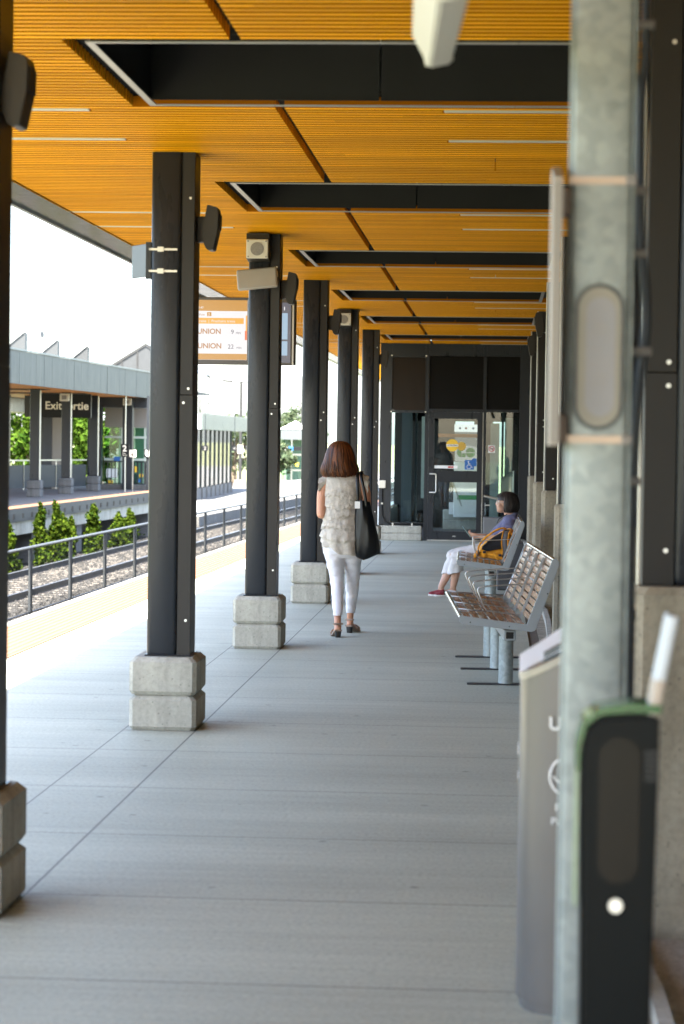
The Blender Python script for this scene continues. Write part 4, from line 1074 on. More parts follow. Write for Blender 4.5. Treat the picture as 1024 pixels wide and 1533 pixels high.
for x, y, l in ((-12.33, 68.1, 'small square lamp on the column in front of the Exit sign'), (-11.62, 75.2, 'small square lamp on the slim column by the glass lobby')):
    b = MB(); b.prism([(-.16, 0), (-.13, .22), (0, .22), (0, .02)], 'x', -.13, .13); o = b.build('square_lamp', 'white'); o.location = (x, y - .13, FZ0 - .24)
    b = MB(); b.box(-.07, .07, -.175, -.15, .05, .17); b.build('lamp_face', 'grille', o); tag(o, l, 'lamp', 'square lamps on the opposite columns')
# rear columns, exit wall
for k, (x, y, l) in enumerate(((-15.4, 74, 'plain dark rear post at the far left, in front of the green trees'), (-12.9, 76.6, 'wide dark post at the corner of the glass lobby, right of the Exit sign'), (-15.6, 82, 'thin dark rear post seen below the Exit sign in front of the trees'))):
    b = MB(); w = .22 if k != 2 else .16; b.box(-w, w, -.2, .2, 0.0, FZ0 + .02, .01); o = b.build('rear_post', 'steel'); o.location = (x, y, 0); tag(o, l, 'post')
b = MB(); b.box(-.16, .16, -.16, .16, .0, FZ0 + .02, .02); o = b.build('slim_column', 'steel'); o.location = (-11.62, 75.2, 0); tag(o, 'slim dark column in front of the glass lobby, left of the number sign', 'column')
t = thing('exit_sign', 'long black Exit sign in two languages hanging between opposite columns', 'sign', (-12.75, 70.6, 2.21))
b = MB(); b.box(-.85, .72, 0, .14, 0, .72, .01); b.build('panel', 'sign_black', t)
text('Exit', .33, (-.66, -.012, .25), 'sign_cream', t, bold=.004); text('Sortie', .33, (-.15, -.012, .25), 'sign_cream', t, bold=.006)
t = thing('stair_enclosure', 'dark stair enclosure wall behind the Exit sign', 'wall', (-13.2, 74.5, 0))
b = MB(); b.box(-1.0, -.72, 0, .2, 0, FZ0 + .018); b.build('dark_pier', simple('navy_pier', (.025, .03, .038), .5), t); b = MB(); b.box(-.719, -.42, .02, .2, 0, 2.25); b.build('grey_pier', 'grey_panel', t); b = MB(); b.box(-.419, -.10, .01, .2, 0, 2.25); b.build('dark_pier', 'steel', t)
b = MB(); b.box(-1.6, .42, .0, .2, 2.2501, FZ0 + .0175); b.build('lintel', 'steel', t)
# guard panels and railing
t = thing('guard_rail', 'dark solid guard panels with steel handrail on the opposite platform', 'railing')
pts = [(-16.2, 62.), (-14.35, 69.6), (-12.9, 74.9)]
b = MB(); b2 = MB(); b3 = MB()
for i in range(len(pts) - 1):
    a, c = Vector((*pts[i], 0)), Vector((*pts[i + 1], 0)); nseg = int((c - a).length / 1.05)
    for k in range(nseg):
        p, q = a.lerp(c, k / nseg), a.lerp(c, (k + 1) / nseg); d = (q - p).normalized()
        m = Matrix.Translation((p.x, p.y, 0)) @ Matrix.Rotation(math.atan2(d.y, d.x), 4, 'Z'); L = (q - p).length
        b.box(.02, L - .02, -.012, .012, .10, .78, 0, 1, m); b2.box(-.012, .012, -.035, -.013, .04, .90, 0, 1, m); b3.box(0, L, -.03, .03, .905, .945, .0, 1, m)
b.build('guard_panel', simple('navy_guard_panel', (.022, .028, .036), .45), t); b2.build('baluster', 'tin', t); b3.build('handrail', 'tin', t)
t = thing('bar_railing', 'thin dark bar railing in front of the glass lobby', 'railing', (-12.45, 75.6, 0))
b = MB(); b.box(0, 1.6, -.02, .02, .86, .90); b.box(0, 1.6, -.015, .015, .16, .19); b.build('rail', 'steel', t)
b = MB()
for k in range(14): b.box(k * .118, k * .122 + .018, -.01, .01, .02 if k % 7 == 0 else .191, .859)
b.build('bar', 'steel', t)
b = MB(); b.box(-12.7, -10.75, 75.2, 75.9, .0045, .15, .01); o = b.build('lobby_step', 'far_concrete'); tag(o, 'low pale concrete step in front of the glass lobby', 'step')
# glass lobby
t = thing('glass_lobby', 'greenish glass lobby with grey top panels on the opposite platform', 'building', (-12.7, 77.2, 0))
b = MB()
for x in (0, .88): b.box(x + .005, x + .875, 0, .1, 1.97, 2.60)
b.build('top_panel', 'grey_panel', t)
b = MB(); b.box(-.0, 1.76, .03, .045, .0, 1.96); b.build('glazing', 'glass_far', t)
b = MB(); b.box(1.76, 1.775, .03, 3.1, .0, 2.6); b.build('glazing', 'glass_far', t)
b = MB()
for x, w in ((.55, .03), (1.30, .06), (1.70, .06)): b.box(x, x + w, -.01, .09, .0, 1.97)
for z in (.9, 1.62): b.box(0, 1.75, .0, .08, z, z + .07)
split_build(b, 'mullion', simple('pale_green_mullion', (.45, .50, .44), .5), t)
b = MB(); b.box(.0, 1.75, 3, 3.1, 0, 2.6); b.build('rear_wall', simple('sea_green_wall', (.30, .42, .35), .5), t)
b = MB(); b.box(-.1, 1.8, .1, 3.2, 2.601, 2.68); b.build('roof', 'zinc', t)
for x, z, r_, mm in ((1.02, .62, .10, 'yellow'), (1.22, .42, .07, 'yellow')): disc(x, z, -.02, r_).build('round_sticker', mm, t)
for x, z, s_, mm in ((.32, .86, .2, 'blue'), (1.12, .20, .13, 'blue'), (.08, .34, .36, 'sign_white'), (1.5, .35, .18, 'sign_white'), (.14, .12, .16, 'yellow')):
    b = MB(); b.box(x, x + s_, -.022, -.018, z, z + s_ * .8); b.build('sticker', mm, t)
# number signs on the opposite platform
t = thing('platform_number_sign', 'black platform number 2 sign beside the glass lobby', 'sign', (-11.34, 72., 1.06))
b = MB(); b.box(0, .25, 0, .05, 0, .39); b.build('panel', 'sign_black', t); text('2', .26, (.05, -.006, .17), 'sign_cream', t, bold=.006); text('Exit', .06, (.05, -.006, .09), 'sign_cream', t); text('Sortie', .06, (.05, -.006, .035), 'sign_cream', t)
b = MB(); b.cyl((.125, .07, -1.055), (.125, .07, 1.85), .02, n=8); b.build('pole', 'tin', t)
t = thing('arrow_sign', 'cream sign with a black down arrow beside the number 2 sign', 'sign', (-11.075, 72., 1.06))
b = MB(); b.box(0, .2, 0, .05, 0, .215); b.build('panel', 'sign_cream', t)
b = MB(); b.box(.09, .11, -.006, -.001, .05, .17); b.prism([(.10, .03), (.045, .085), (.06, .10), (.10, .06), (.14, .10), (.155, .085)], 'y', -.006, -.001); b.build('arrow', 'sign_black', t)
b = MB(); b.box(.09, .11, .051, .07, -1.055, .2); b.build('pole', 'tin', t)
t = thing('letter_sign', 'black square sign with a white letter U', 'sign', (-10.92, 74., 1.05))
b = MB(); b.box(0, .235, 0, .05, 0, .24); b.build('panel', 'sign_black', t); text('U', .25, (.035, -.006, .035), 'sign_white', t, bold=.012)
b = MB(); b.box(.06, .18, .052, .12, -1.045, 1.9); b.build('pole', 'steel', t)
# ------------------------------------------------------------------ low platform beyond, shelters
o = strip(-18, -11.3, 80.6, 230, -1.5, -1.0, 4).build('low_platform', 'far_concrete'); struct(o)
t = thing('glass_shelter', 'long glass shelter with grey brick end and pale ribbed fascia on the low platform', 'shelter')
A, B_ = Vector((-12.77, 102, 0)), Vector((-13.05, 118, 0)); d = (B_ - A).normalized(); ang = math.atan2(d.y, d.x)
m = Matrix.Translation(A) @ Matrix.Rotation(ang, 4, 'Z'); L = 16.
b = MB()
for k in range(8): b.box(k * 2, k * 2 + 1.9, .0, .25, -1.0, -.52, 0, 1, m); b.box(k * 2 + 1.9, k * 2 + 2, -.06, .25, -1.0, -.50, 0, 1, m)
b.build('base_wall', 'far_concrete', t)
b = MB(); b.box(-.6, .02, -.02, 4., -.5, 2.03, 0, 1, m); b.build('brick_pier', 'brick', t)
b = MB(); b.box(.03, L, .05, .07, -.50, 2.02, 0, 1, m); b.box(L, L + .02, .05, 4, -.5, 2.02, 0, 1, m); b.build('glazing', 'glass_far', t)
b = MB()
for k in range(1, 9): b.box(k * 2 - .03, k * 2 + .03, .0, .10, -.5, 2.03, 0, 1, m)
split_build(b, 'mullion', simple('grey_green_mullion', (.016, .022, .020), .5), t)
b = MB()
for k in range(70): b.box(-1 + k * .35, -1 + k * .35 + .30, -.32, -.26, 2.03, 2.74, 0, 1, m)
b.build('ribbed_fascia', mat_zinc('pale_ribbed_zinc', (.10, .118, .116), .4), t)
b = MB(); b.box(-1, 23.5, -.259, 4.5, 2.04, 2.70, 0, 1, m); b.build('roof', 'zinc', t)
b = MB(); b.box(.1, L, 3.8, 3.9, -1, 2.0, 0, 1, m); b.build('rear_wall', simple('sage_rear_wall', (.14, .20, .17), .6), t)
def hang_sign(x, y, z, w, s, lab, glyph=True, up=None):
    t = thing('hanging_sign', lab, 'sign', (x, y, z), 0, 'hanging number signs by the far shelter')
    b = MB(); b.box(-w / 2, w / 2, 0, .06, -.11, .11); b.build('panel', 'sign_black', t)
    if s: text(s, .2, (0, -.006, -.07), 'sign_dim', t, align='CENTER', bold=.004)
    b = MB(); b.cyl((0, .03, .11), (0, .03, 2.74 - z if up is None else up), .012, n=6); b.build('rod', 'steel', t)
hang_sign(-12.19, 100, 1.24, .26, '2', 'small black number 2 sign at the brick end of the far shelter')
hang_sign(-11.0, 100.5, 1.25, .22, '<', 'small black arrow sign between the far shelter and the lamp post')
hang_sign(-10.5, 101, 1.27, .22, '2', 'small black number 2 sign nearest the second near column')
t = thing('lamp_post', 'tall double armed lamp post on a concrete foot at the end of the far shelter', 'lamp post', (-13.9, 130, -1.0))
b = MB(); b.cyl((0, 0, .4), (0, 0, 5.78), .09, .075, 10); b.build('pole', 'pole_grey', t)
b = MB(); b.cyl((0, 0, 0), (0, 0, .42), .42, .30, 14); b.build('concrete_foot', 'far_concrete', t)
b = MB(); b.box(-.62, .62, -.04, .04, 5.70, 5.76); b.build('arm', 'pole_grey', t)
for sx in (-1, 1):
    b = MB(); b.prism([(sx * .5, 5.72), (sx * 1.05, 5.76), (sx * 1.05, 5.86), (sx * .5, 5.84)], 'y', -.16, .16); b.build('lamp_head', 'pole_grey', t)
b = MB(); b.box(-.16, .16, -.10, -.075, 1.85, 2.32); b.build('notice_board', 'grey_panel', t)
t = thing('far_pavilion', 'small far pavilion with white pyramid roof and pale door, seen beyond the low platform', 'pavilion', (-14.5, 171, -1.35))
b = MB(); b.box(-.9, .85, 0, 4, 3.0, 3.75); b.build('roof_band', simple('pale_blue_band', (.05, .06, .065), .5), t)
b = MB(); v = [b.b.verts.new(p) for p in ((-.95, -.05, 3.751), (.9, -.05, 3.751), (.9, 4.05, 3.751), (-.95, 4.05, 3.751), (0, 2., 4.35))]
for f in ((0, 1, 4), (1, 2, 4), (2, 3, 4), (3, 0, 4), (3, 2, 1, 0)): b.b.faces.new([v[i] for i in f])
b.build('pyramid_roof', 'sign_white', t)
b = MB(); b.box(-.85, -.15, 0, .03, .1, 2.98); b.box(-.05, .70, .04, .06, .1, 2.98); b.build('glazing', 'glass_far', t); b = MB(); b.box(-.85, .8, 3, 3.1, 0, 2.95); b.build('rear_wall', 'grey_panel', t)
b = MB(); b.box(-.14, -.04, -.02, .08, 0, 2.99); b.box(.70, .82, -.02, .08, 0, 2.99); b.box(-.039, .699, -.02, .05, 1.85, 1.99); b.box(-.039, .699, -.02, .05, .75, .87); b.box(-.039, .699, -.02, .05, .01, .09); b.build('door_frame', simple('pale_door_frame', (.07, .075, .07), .5), t)
b = MB(); b.box(.2, .4, -.03, -.021, 1.1, 1.4); b.build('yellow_notice', 'yellow', t)
for x, w, mm in ((-.42, .26, 'sign_dim'), (-.11, .3, 'blue'), (.40, .6, 'sign_black')):
    b = MB(); b.box(x - w / 2, x + w / 2, -.5, -.45, 2.22, 2.50); b.build('sign_panel', mm, t)
for x, y, z1, r_, l, tilt in ((-24.3, 200, 6.9, .05, 'tall thin leaning mast beyond the far shelter', .25), (-24.85, 200, 4.95, .08, 'short dark mast left of the leaning mast', 0), (-16.27, 200, 7., .06, 'tall thin pole beyond the far pavilion', 0)):
    b = MB(); b.cyl((0, 0, 0), (tilt * (z1 + 1.5) / 8, 0, z1 + 1.5), r_, r_ * .9, 6); b.box(-.35, .35, -.03, .03, (z1 + 1.5) * .72, (z1 + 1.5) * .72 + .05)
    o = b.build('mast', 'pole_grey'); o.location = (x, y, -1.5); tag(o, l, 'mast')
# ------------------------------------------------------------------ trees and shrubs
def leaf_cloud(n, centers, radii, size, seed):
    g = np.random.default_rng(seed); k = g.integers(0, len(centers), n)
    cen = np.array(centers)[k]; rad = np.array(radii)[k]
    d = g.normal(size=(n, 3)); d /= np.linalg.norm(d, axis=1)[:, None]
    rr = g.random(n) ** .45
    p = cen + d * rad * rr[:, None]
    nrm = d + g.normal(size=(n, 3)) * .6; nrm /= np.linalg.norm(nrm, axis=1)[:, None]
    a = np.cross(nrm, g.normal(size=(n, 3))); a /= np.linalg.norm(a, axis=1)[:, None]; c = np.cross(nrm, a)
    s = size * (.6 + .8 * g.random(n))[:, None]
    V = np.stack([p - a * s, p + c * s * .5 , p + a * s, p - c * s * .5], 1).reshape(-1, 3)
    F = np.arange(4 * n).reshape(-1, 4); return V, F
def tree(x, y, h, w, label, seed, mat='leaf', leaves=2600, size=.13, group='trees behind the opposite platform', z0=-1.5):
    g = np.random.default_rng(seed); t = thing('leafy_tree', label, 'tree', (x, y, z0), 0, group)
    b = MB(); b.limb([(0, 0, 0), (.05 * g.normal(), .05, h * .3), (.1 * g.normal(), 0, h * .62)], [w * .06, w * .045, w * .025], n=8, sub=3)
    C_ = []; R_ = []
    for k in range(13):
        a = g.random() * 6.28; q = g.random() ** .6 * w * .42; zz_ = h * (.34 + .52 * g.random()); f = 1 - .55 * abs((zz_ / h - .55) / .45)
        c = (q * math.cos(a) * f, q * math.sin(a) * f, zz_); C_.append(c); r_ = w * (.15 + .13 * g.random()); R_.append((r_, r_, r_ * .78))
        if k < 7: b.limb([(0, 0, h * (.25 + .03 * k)), (c[0] * .5, c[1] * .5, (c[2] + h * .3) * .5), c], [w * .022, w * .014, w * .006], n=6, sub=2)
    b.build('trunk', 'bark', t, True)
    V, F = leaf_cloud(leaves, C_, R_, size, seed); npmesh('crown', V, F, mat, t)
spots = [(-25.5, 99, 6.2, 5.0), (-22.5, 96, 5.4, 4.4), (-20.2, 101, 6.2, 4.6), (-22.8, 108, 7.0, 5.5), (-18.6, 97, 4.6, 3.6), (-19.6, 112, 7.0, 5.2), (-17.2, 106, 5.6, 4.2), (-16.6, 98, 4.2, 3.2), (-28.5, 107, 7.2, 6.0)]
tl = ['broad green tree at the far left behind the opposite platform', 'sunlit tree left of the first opposite column', 'tree behind the first opposite column', 'taller tree standing back between the opposite columns', 'low bright shrubby tree below the Exit sign', 'tall tree far back behind the Exit sign', 'tree seen between the stair wall and the lobby', 'small yellow green tree beside the rear post', 'big tree at the left end of the tree row']
for i, (x, y, h, w) in enumerate(spots): tree(x, y, h, w, tl[i], 20 + i, leaves=3200)
fl = ['hazy tree left of the far pavilion roof', 'tall hazy tree above the far pavilion', 'hazy tree right above the far pavilion', 'distant tree behind the glass shelter end', 'distant low tree behind the lamp post', 'distant tree left behind the far shelter']
for i, (x, y, h, w) in enumerate(((-23.2, 252, 6.4, 5.), (-21.6, 250, 7.2, 5.), (-19.6, 255, 6.6, 5.), (-16.5, 150, 4.6, 5.), (-15.2, 160, 3.6, 4.), (-30., 240, 6.5, 7.))):
    tree(x, y, h, w, fl[i], 50 + i, 'leaf_far', 1500, .2, 'distant trees along the railway')
def shrub(x, y, h, w, label, seed):
    t = thing('columnar_shrub', label, 'shrub', (x, y, -1.42), 0, 'shrubs below the opposite platform'); g = np.random.default_rng(seed)
    b = MB(); b.limb([(0, 0, 0), (.02, 0, h * .5), (0, .02, h * .85)], [.035, .025, .01], n=6, sub=2); b.build('stem', 'bark', t)
    C_ = []; R_ = []
    for k in range(12):
        f = k / 11; r_ = w * (.62 * (1 - f) ** .6 + .16) * (.8 + .4 * g.random()); C_.append((g.normal() * .12 * w, g.normal() * .12 * w, h * (.08 + .9 * f))); R_.append((r_ * .75, r_ * .75, h * .13))
    V, F = leaf_cloud(1500, C_, R_, .055, seed); npmesh('foliage', V, F, 'leaf_shrub', t)
sl = ['shrub at the left edge below the opposite platform', 'tall columnar shrub in the middle below the opposite platform', 'tallest columnar shrub beside the middle one', 'low shrub at the foot of the tall pair', 'narrow shrub right of the tall pair', 'pointed dark shrub further right', 'low dark shrub beside the near column', 'low yellowish shrub next to the near column', 'low shrub by the track at the left']
for i, (x, y, h, w) in enumerate(((-10.497, 51.15, 1.18, .43), (-10.423, 54.4, 1.47, .42), (-10.385, 56.2, 1.49, .41), (-10.362, 57.15, 1.15, .48), (-10.351, 58.0, 1.07, .36), (-10.274, 60.95, 1.29, .61), (-10.185, 64.45, 1.0, .61), (-10.14, 66.3, 1.04, .44), (-10.485, 51.7, .52, .43))):
    shrub(x, y, h * .97, w * .85, sl[i], 80 + i)
V, F = leaf_cloud(2600, [(-12.2 + cx(y) + .15 * math.sin(y * 3), y, -1.25) for y in np.arange(50, 84, .8)], [(.5, .6, .28)] * 43, .07, 5)
tag(npmesh('undergrowth', V, F, 'leaf'), 'dark low undergrowth in the shade under the opposite platform', None, None, 'stuff')
# ------------------------------------------------------------------ people
def mat_skin(name, a, b):
    t = NT(name); v = t.coord(); n = t.noise(v, 9, 4)
    bs = t.bsdf(t.ramp(n, [(.3, a), (.7, b)]), .48); bs.inputs['Subsurface Weight'].default_value = .08; bs.inputs['Subsurface Radius'].default_value = (.02, .008, .004)
    return t.m
M['skin1'] = mat_skin('tanned_skin', (.50, .235, .135), (.58, .29, .18))
M['skin2'] = mat_skin('light_skin', (.48, .27, .18), (.56, .33, .235))
def mat_hair(name, dark, light, sc):
    t = NT(name); g = t.node('ShaderNodeNewGeometry'); n = t.noise(t.coord('Object', (1, 1, .06)), sc, 4, .6)
    f = t.math('MULTIPLY_ADD', g.outputs['Random Per Island'], .55, t.math('MULTIPLY', n, .45))
    big = t.noise(t.coord('Object', (1, 1, .25)), 11, 3)
    c = t.mix(t.ramp(big, [(.4, 0.), (.65, 1.)]), t.ramp(f, [(.2, dark), (.8, light)]), t.ramp(f, [(.2, tuple(x * .45 for x in dark)), (.8, tuple(x * .5 for x in light))]))
    bs = t.bsdf(c, .46, 0, t.bump(n, .5, .005)); bs.inputs['Specular IOR Level'].default_value = .3; return t.m
M['hair1'] = mat_hair('auburn_hair', (.022, .007, .003), (.23, .07, .016), 90)
M['hair2'] = mat_hair('dark_grey_brown_hair', (.011, .0095, .009), (.062, .053, .049), 90)
def mat_cloth(name, col, sc=26, st=.25, dark=.82):
    t = NT(name); v = t.coord(); n = t.noise(v, sc, 5, .6); n2 = t.noise(v, 260, 2)
    c = t.mix(1., t.ramp(n, [(.3, dark), (.65, 1.)]), (*col,), 'MULTIPLY')
    bs = t.bsdf(c, .85, 0, t.bump(t.math('ADD', n, t.math('MULTIPLY', n2, .3)), st, .012)); bs.inputs['Sheen Weight'].default_value = .15; return t.m
M['blouse'] = mat_cloth('beige_ruffled_fabric', (.57, .52, .445), 24, .7, .66)
M['trousers'] = mat_cloth('white_cotton', (.78, .765, .80), 12, .6, .86)
M['capri'] = mat_cloth('pale_grey_cotton', (.62, .605, .60), 12, .5, .84)
M['shirt'] = mat_cloth('blue_violet_jersey', (.115, .12, .235), 18, .45, .78)
M['leather'] = simple('black_leather', (.0035, .0045, .0055), .34, 0, .2, 8, .15, spec=.35)
M['sandal'] = simple('taupe_sandal_leather', (.30, .21, .15), .5)
M['heel'] = simple('dark_sole', (.02, .018, .016), .5)
M['redshoe'] = mat_cloth('dark_red_canvas', (.22, .018, .03), 40, .3)
M['darkshoe'] = mat_cloth('black_canvas', (.02, .018, .022), 40, .3)
M['sole'] = simple('pale_rubber_sole', (.62, .60, .56), .6)
def hand(b, wrist, d, palm_n, thumb_side, L=.175, curl=.5, spread=1.):
    """palm, four fingers of different lengths and a side thumb, as joined limbs"""
    d = Vector(d).normalized(); nrm = Vector(palm_n); nrm = (nrm - d * nrm.dot(d)).normalized(); s = d.cross(nrm).normalized() * thumb_side
    w = Vector(wrist); pl = L * .52
    b.loft([(w, s * .024, nrm * .018), (w + d * pl * .4, s * .034, nrm * .016), (w + d * pl * .85, s * .039, nrm * .014), (w + d * pl, s * .034, nrm * .010)], 14)
    for i, (o, fl) in enumerate(((.027, .86), (.009, 1.), (-.009, .93), (-.027, .74))):
        p = w + d * pl * .93 + s * o; fL = L * .48 * fl; pts = [p]; ang = .15 + curl * .25; q = p
        for seg, k in enumerate((.45, .32, .23)):
            dd = d * math.cos(ang) + nrm * math.sin(ang); q = q + dd * fL * k; pts.append(q); ang += curl * .75
        b.limb(pts, [.0088, .0082, .0076, .0062], n=8, sub=2)
    p = w + d * pl * .28 + s * .03
    b.limb([p, p + s * .026 + d * .03 + nrm * .012, p + s * .028 + d * .058 + nrm * .022], [.0115, .0095, .0075], n=8, sub=2)
# ---- the walking woman, seen from behind (local x right, y forward)
W = thing('person', 'woman with auburn bob walking away in a beige ruffled top and white cropped trousers', 'person', (-1.28, 20.3, 0))
b = MB()
b.hring([(0, 0, .80, .13, .10), (-.005, 0, .95, .12, .09), (-.01, .0, 1.10, .13, .095), (-.012, .0, 1.24, .145, .095), (-.012, -.005, 1.32, .13, .075), (-.02, .0, 1.36, .07, .06)], 20)
b.limb([(-.025, .0, 1.33), (-.035, .015, 1.44)], [.052, .048], n=14)
b.ell((-.038, .025, 1.525), (.072, .092, .105)); b.ell((-.038, .075, 1.475), (.05, .05, .06)); b.ell((-.038, .122, 1.505), (.012, .016, .018), n=8)
b.ell((-.112, .02, 1.505), (.012, .02, .03), n=8); b.ell((.036, .02, 1.505), (.012, .02, .03), n=8)
b.limb([(-.155, .0, 1.315), (-.185, -.012, 1.20), (-.19, -.035, 1.03)], [.050, .046, .040], n=14); b.limb([(-.19, -.035, 1.03), (-.165, .08, 1.03), (-.125, .20, 1.06)], [.040, .036, .026], n=14)
hand(b, (-.122, .205, 1.062), (.35, .9, .15), (.6, -.2, -.8), -1, curl=.9)
b.limb([(.140, .0, 1.335), (.182, .0, 1.21), (.192, -.005, 1.04)], [.048, .044, .038], n=14); b.limb([(.192, -.005, 1.04), (.18, .10, .93), (.15, .20, .90)], [.038, .034, .025], n=14)
hand(b, (.148, .205, .90), (-.2, .95, -.1), (-.8, -.1, -.4), 1, curl=.9)
# legs, ankles, feet
b.limb([(-.065, 0, .80), (-.045, .02, .46), (-.03, -.17, .14), (-.022, -.215, .085)], [.06, .038, .030, .030], n=14)
b.limb([(.078, .02, .80), (.074, .13, .45), (.056, .245, .22), (.049, .285, .13), (.048, .295, .07)], [.06, .034, .030, .029, .030], n=14)
b.limb([(-.020, -.235, .075), (-.035, -.17, .055), (-.055, -.09, .025)], [.028, .027, .022], n=10)
b.limb([(.045, .275, .075), (.066, .34, .05), (.09, .41, .022)], [.028, .027, .022], n=10)
body = remesh(b, 'body', 'skin1', W, .006, 3)
# ruffled top: flared tiers and a frilly slanting hem
b = MB(); rings = []; nT = 72; nz = 64
tiers = [1.20, 1.12, 1.02, .925, .82]
def prof(z):
    P = [(1.385, .060, .055, -.02), (1.36, .135, .075, -.015), (1.33, .166, .09, -.012), (1.28, .158, .105, -.012), (1.20, .150, .112, -.012), (1.08, .150, .110, -.012), (.98, .156, .118, -.012), (.86, .183, .150, -.008), (.66, .192, .165, -.004)]
    for (z0, a0, c0, x0), (z1, a1, c1, x1) in zip(P, P[1:]):
        if z <= z0 and z >= z1: f = (z0 - z) / (z0 - z1); return a0 + (a1 - a0) * f, c0 + (c1 - c0) * f, x0 + (x1 - x0) * f
    return P[-1][1:]
for i in range(nz):
    ring = []
    for k in range(nT):
        a = 2 * PI * k / nT; u = i / (nz - 1)
        back = math.cos(a - math.radians(285)); zb = .775 - .045 * back - .03 * math.sin(a * 7 + 1) * .4 - .05 * max(0, math.cos(a - math.radians(292))) ** 6
        z = 1.385 + (zb - 1.385) * u; rx, ry, x0 = prof(max(z, .665))
        ex = 0
        for j, tz in enumerate(tiers):
            tz2 = tz + .020 * math.sin(2 * a + j * 2)
            q = (tz2 + .10 - z) / .10
            if 0 < q <= 1.0: ex = max(ex, .0 + .012 * q ** 1.3 + (.005 * q * math.sin(a * 21 + j * 3 + 2.5 * math.sin(a * 5 + j))))
        ex += .004 * mnoise.noise(Vector((math.cos(a) * 4, math.sin(a) * 4, z * 16)))
        if z < .95: ex += .008 * math.sin(a * 9 + z * 8) * (0.95 - z) / .2
        ring.append(b.b.verts.new((x0 + (rx + ex) * math.cos(a), .0 + (ry + ex) * math.sin(a), z)))
    rings.append(ring)
for i in range(nz - 1):
    for k in range(nT): b.b.faces.new((rings[i][k], rings[i][(k + 1) % nT], rings[i + 1][(k + 1) % nT], rings[i + 1][k]))
bmesh.ops.recalc_face_normals(b.b, faces=b.b.faces); bmesh.ops.solidify(b.b, geom=list(b.b.faces), thickness=.003)
blo = b.build('ruffled_top', 'blouse', W, True)
# frilled cap sleeves and ruffle edges
b = MB()
for sx, x0, z0 in ((-1, -.155, 1.345), (1, .145, 1.365)):
    rows = []
    for i in range(7):
        f = i / 6; row = []
        for k in range(25):
            a = 2 * PI * k / 24; fl = .050 + .020 * f + .006 * f * math.sin(a * 9)
            row.append(b.b.verts.new((x0 + sx * (.0 + .062 * f) + .004 * f * math.sin(a * 7), fl * 1.05 * math.cos(a), z0 - .035 - .052 * f * .9 + (fl * 1.02) * math.sin(a) + .010 * f * math.sin(a * 7))))
        rows.append(row)
    for i in range(6):
        for k in range(24): b.b.faces.new((rows[i][k], rows[i][k + 1], rows[i + 1][k + 1], rows[i + 1][k]))
for j, tz in enumerate(tiers[:-1]):   # loose frills hanging from each tier
    rx, ry, x0 = prof(tz)
    for lay in range(2):
        rows = []
        for i in range(4):
            f = i / 3; row = []
            for k in range(121):
                a = 2 * PI * k / 120; wob = 1.6 * mnoise.noise(Vector((math.cos(a) * 9, math.sin(a) * 9, j * 3.1 + lay * 1.7))) + .5 * math.sin(a * 29 + j * 2 + lay + 3 * math.sin(a * 5))
                e = .007 + .003 * lay + .006 * f + .0042 * f * wob
                z = tz + .020 * math.sin(2 * a + j * 2) + .005 - .034 * f * (1 + .6 * mnoise.noise(Vector((math.cos(a) * 6 + j, math.sin(a) * 6, lay * 2.)))) + .012 * lay
                row.append(b.b.verts.new((x0 + (rx + e) * math.cos(a), (ry + e) * math.sin(a), z)))
            rows.append(row)
        for i in range(3):
            for k in range(120): b.b.faces.new((rows[i][k], rows[i][k + 1], rows[i + 1][k + 1], rows[i + 1][k]))
b.build('frill', 'blouse', blo, True)
# trousers
b = MB()
b.loft([((-.01, 0, .95), (.14, 0, 0), (0, .105, 0)), ((-.008, -.005, .86), (.168, 0, 0), (0, .125, 0)), ((-.006, -.01, .78), (.172, 0, 0), (0, .122, 0)), ((-.004, -.005, .70), (.168, 0, 0), (0, .118, 0)), ((-.004, .01, .66), (.14, 0, 0), (0, .09, 0))], 28, p=2.3)
b.ell((-.078, -.035, .77), (.080, .084, .10)); b.ell((.075, -.03, .77), (.080, .084, .10))
def leg(pts): b.loft([(p, (rx, 0, 0), (0, ry, 0)) for p, rx, ry in pts], 24)
leg([((-.086, -.005, .80), .092, .115), ((-.075, -.005, .70), .088, .105), ((-.066, .0, .60), .076, .09), ((-.052, .0, .50), .062, .072), ((-.043, -.035, .40), .055, .062), ((-.036, -.09, .30), .049, .058), ((-.030, -.15, .20), .043, .05), ((-.029, -.165, .178), .042, .049)])
leg([((.083, .0, .80), .090, .115), ((.080, .03, .70), .084, .105), ((.077, .07, .60), .072, .09), ((.076, .11, .50), .060, .072), ((.071, .15, .40), .058, .062), ((.063, .205, .30), .051, .058), ((.054, .26, .20), .041, .05), ((.052, .27, .172), .039, .048)])
wrinkle(remesh(b, 'trousers', 'trousers', W, .007, 2), .0055, 9, (1, 1, 2.4))
